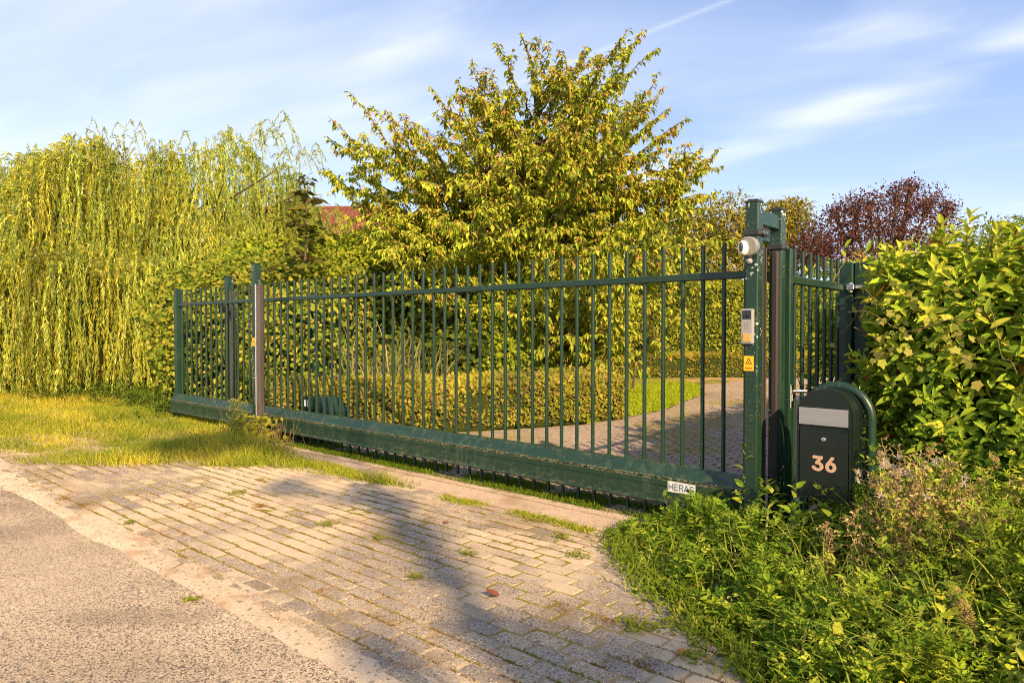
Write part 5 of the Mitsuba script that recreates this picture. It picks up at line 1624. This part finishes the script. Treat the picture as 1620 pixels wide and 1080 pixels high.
def apron_details():
    rng = np.random.default_rng(51)
    # moss and dead grass in the joints
    n = 3600
    S, B = rng.uniform(.6, 9.3, n), rng.uniform(1.72, 3.95, n)
    keep = inside(APRON.buffer(-.1), S, B) & (meshkit.fbm(np.c_[S * .9, B * 1.2, S * 0], 3, 21) > .44)
    S, B = S[keep], B[keep]
    row = np.round((B - ROAD_B - .005) / .1072)
    B = ROAD_B + .005 + row * .1072
    parts = []
    for s, b in zip(S, B):
        m = int(rng.integers(6, 20))
        r = rng.uniform(.008, .040)
        green = rng.random() < .35
        pal = [(.16, .20, .025), (.24, .25, .04)] if green else [(.24, .15, .05), (.30, .21, .07), (.18, .10, .035)]
        parts.append(blades(rng, s + rng.normal(0, r * 1.6, m), b + rng.normal(0, .004, m), rng.uniform(.004, .014, m), .006, pal, None, 1.2, -.003))
    # a few wider dead tufts
    for px, py, sz in ((460, 1010, .10), (430, 985, .07), (590, 1040, .09), (610, 985, .06), (560, 1010, .06), (510, 940, .05), (890, 965, .05), (960, 985, .05), (1010, 1055, .05), (480, 1000, .07), (300, 800, .06), (350, 790, .05), (410, 800, .05), (100, 790, .07), (130, 800, .05)):
        r = FPX * CAM_H / (py - 520)
        s, b = SB((px - 810) / FPX * r, r)
        sz *= .55
        m = int(280 * sz / .04)
        parts.append(blades(rng, s + rng.normal(0, sz * 1.7, m), b + rng.normal(0, sz * 1.1, m), rng.uniform(.004, .018, m), .005, [(.26, .16, .05), (.32, .22, .08), (.18, .11, .04)], None, 1.3, -.001))
    k = leafmesh('moss', join(parts), 'dry_leaf')
    labels[k] = {'label': 'brown moss and dead grass in the paver joints', 'category': 'moss', 'kind': 'stuff'}
    # green sprouts
    WHERE = ('largest one, just below the concrete strip', 'second below the strip from the green thicket', 'third below the strip, nearest the green thicket', 'left one of a pair by the long weeds', 'right one of a pair by the long weeds', 'in the middle of the sunny pavers',
             'at the top left near the grass edge', 'small one inside the dark streak of shade', 'close against the weeds at the lower right', 'lowest one at the bottom right corner', 'between grass fringe and shade streak',
             'by the asphalt edge at the left', 'small one left of the curled red leaf', 'furthest left, in the sunlit sand')
    for i, (px, py, sz) in enumerate(((850, 825, .06), (890, 852, .045), (915, 882, .05), (1000, 990, .045), (1020, 1000, .05), (740, 880, .035), (375, 782, .05), (595, 855, .03), (1065, 995, .05), (1095, 1045, .05), (515, 833, .05), (300, 955, .03), (655, 918, .035), (200, 830, .03))):
        r = FPX * CAM_H / (py - 520)
        c = np.array([(px - 810) / FPX * r, r, .0])
        m = int(70 * sz / .05)
        P = c + np.c_[rng.normal(0, sz * .7, (m, 2)), rng.uniform(0, .018, m)]
        X = nrm(rdir(rng, m) * [1, 1, .2] + [0, 0, .35])
        k = 'weed_sprout' + (f'_{i:03d}' if i else '')
        labels[leafmesh(k + '__leaves', leaves(FOLD, P, X, rdir(rng, m) * .3 + [0, 0, 1], rng.uniform(.02, .042, m), .012, paint(rng, m, [(.20, .27, .025), (.27, .31, .035), (.36, .33, .08)])))] = {'kind': 'stuff'}
        labels[k] = {'label': 'green weed in a paver joint, ' + WHERE[i], 'category': 'weed', 'group': 'weeds sprouting between the pavers'}
    # loose grit along the road edge
    n = 4200
    S = rng.uniform(1.0, 9.5, n); B = ROAD_B + rng.normal(.10, .22, n)
    P = np.c_[S[:, None] * US + B[:, None] * UB, np.zeros(n)]
    P[:, 2] = np.maximum(np.where(B < ROAD_B, .008, -.002), sand_height(S, B)) + .001
    ico = trimesh.creation.icosahedron()
    v = np.asarray(ico.vertices); f = np.asarray(ico.faces)
    sz = rng.uniform(.002, .0062, n)
    dv = v[None] * rng.uniform(.6, 1.2, (n, 12, 1)) * sz[:, None, None] * np.array([1.2, 1, .7])
    vv = (P[:, None] + dv).reshape(-1, 3)
    ff = (f[None] + (np.arange(n) * 12)[:, None, None]).reshape(-1, 3)
    cc = np.repeat(paint(rng, n, [(.42, .35, .27), (.30, .25, .20), (.55, .48, .40), (.16, .13, .11)]), 12, axis=0)
    k = add('gravel', (vv, ff), 'grit_stone', False, color=cc)
    labels[k] = {'label': 'loose grit scattered along the crumbling asphalt edge', 'category': 'gravel', 'kind': 'stuff'}
    # fallen leaves
    for i, (px, py, sz, lab) in enumerate(((790, 948, .05, 'curled red brown leaf lying alone in the middle of the driveway'), (1142, 1033, .05, 'flat orange brown leaf lying by the weeds at lower right'), (1088, 1038, .035, 'small rusty leaf lying left of the orange leaf'), (700, 830, .03, 'tiny brown leaf on the shaded pavers'))):
        r = FPX * CAM_H / (py - 520)
        c = np.array([(px - 810) / FPX * r, r, .012])
        v, f, _ = leaves(oval(5, .35, .35 if i else -.5, fat=.62), c[None], rng.normal(size=(1, 3)) * [1, 1, 0], np.array([[.1, -.25, 1.0]]), sz * 1.5, sz, None)
        add('fallen_leaf', (v, f), 'dead_leaf_red' if i in (0, 3) else 'dead_leaf_orange', True)
        k = 'fallen_leaf' + (f'_{i:03d}' if i else '')
        labels[k] = {'label': lab, 'category': 'leaf'}
    # a twig
    add('fallen_twig', tube([at(270, 905, 3.97) * [1, 1, 0] + [0, 0, .012], at(282, 898, 4.04) * [1, 1, 0] + [0, 0, .016], at(290, 894, 4.08) * [1, 1, 0] + [0, 0, .012]], [.003, .0025, .0015], 5), 'stem_dry', 40)
    labels['fallen_twig'] = {'label': 'thin dark twig lying on the sandy driveway edge', 'category': 'twig'}


scene['dead_leaf_red'] = two({'type': 'principled', 'base_color': {'type': 'rgb', 'value': [.16, .05, .025]}, 'roughness': .6})
scene['dead_leaf_orange'] = two({'type': 'principled', 'base_color': {'type': 'rgb', 'value': [.42, .17, .05]}, 'roughness': .6})
scene['grit_stone'] = principled(VC, .85, .2)
apron_details()


# ------------------------------------------------------------------ the roadside tree behind the photographer, whose crown throws the soft shadows on the driveway
def roadside_tree():
    rng = np.random.default_rng(71)
    x, y = 4.7, -10.2
    lob = []
    for px, py, w in ((330, 705, 75), (270, 712, 40), (450, 768, 34), (575, 778, 34), (610, 800, 44), (655, 850, 50), (700, 905, 46), (745, 955, 46), (840, 1000, 55), (950, 1025, 66), (1070, 1050, 76), (590, 1030, 50), (880, 1060, 70)):
        r = FPX * CAM_H / (py - 520)
        gx_, gy_ = (px - 810) / FPX * r, r
        k_ = (gy_ - y) / math.cos(SUN_AZ)
        q = w / FPX * r
        lob.append(((gx_ + k_ * math.sin(SUN_AZ), y + rng.normal(0, .15), k_ * math.tan(SUN_EL)), (q, q * .8, q * .8)))
    lob += [((x - 1.6, y, 5.4), (.8, .7, .5)), ((x + 1.9, y, 5.2), (.9, .8, .5)), ((x + .4, y, 4.9), (.9, .8, .5))]
    P, O, k = lobe_points(rng, lob, 10500, .2, 1.1, .5, 71)
    m = len(P)
    thing('roadside_tree', 'slim roadside birch behind the photographer that shades the driveway', 'tree')
    leafmesh('roadside_tree__crown', leaves(DIAMOND, P, O * .4 + rdir(rng, m) + [0, 0, -.4], rdir(rng, m), .09, .05, paint(rng, m, MID)))
    limbs = [tube([(x, y, -.1), (x, y, 4), (x + .05, y, 8), (x, y, 10.6)], [.17, .13, .06, .015], 9)]
    for c, r in lob:
        for _ in range(5):
            e = np.array(c) + rdir(rng, 1)[0] * np.array(r) * .9
            limbs.append(tube([(x, y, c[2] - .5), (np.array(c) + e) / 2, e], [.03, .018, .005], 5, caps=False))
    add('roadside_tree__trunk', cat(*limbs), 'bark', 40)


roadside_tree()
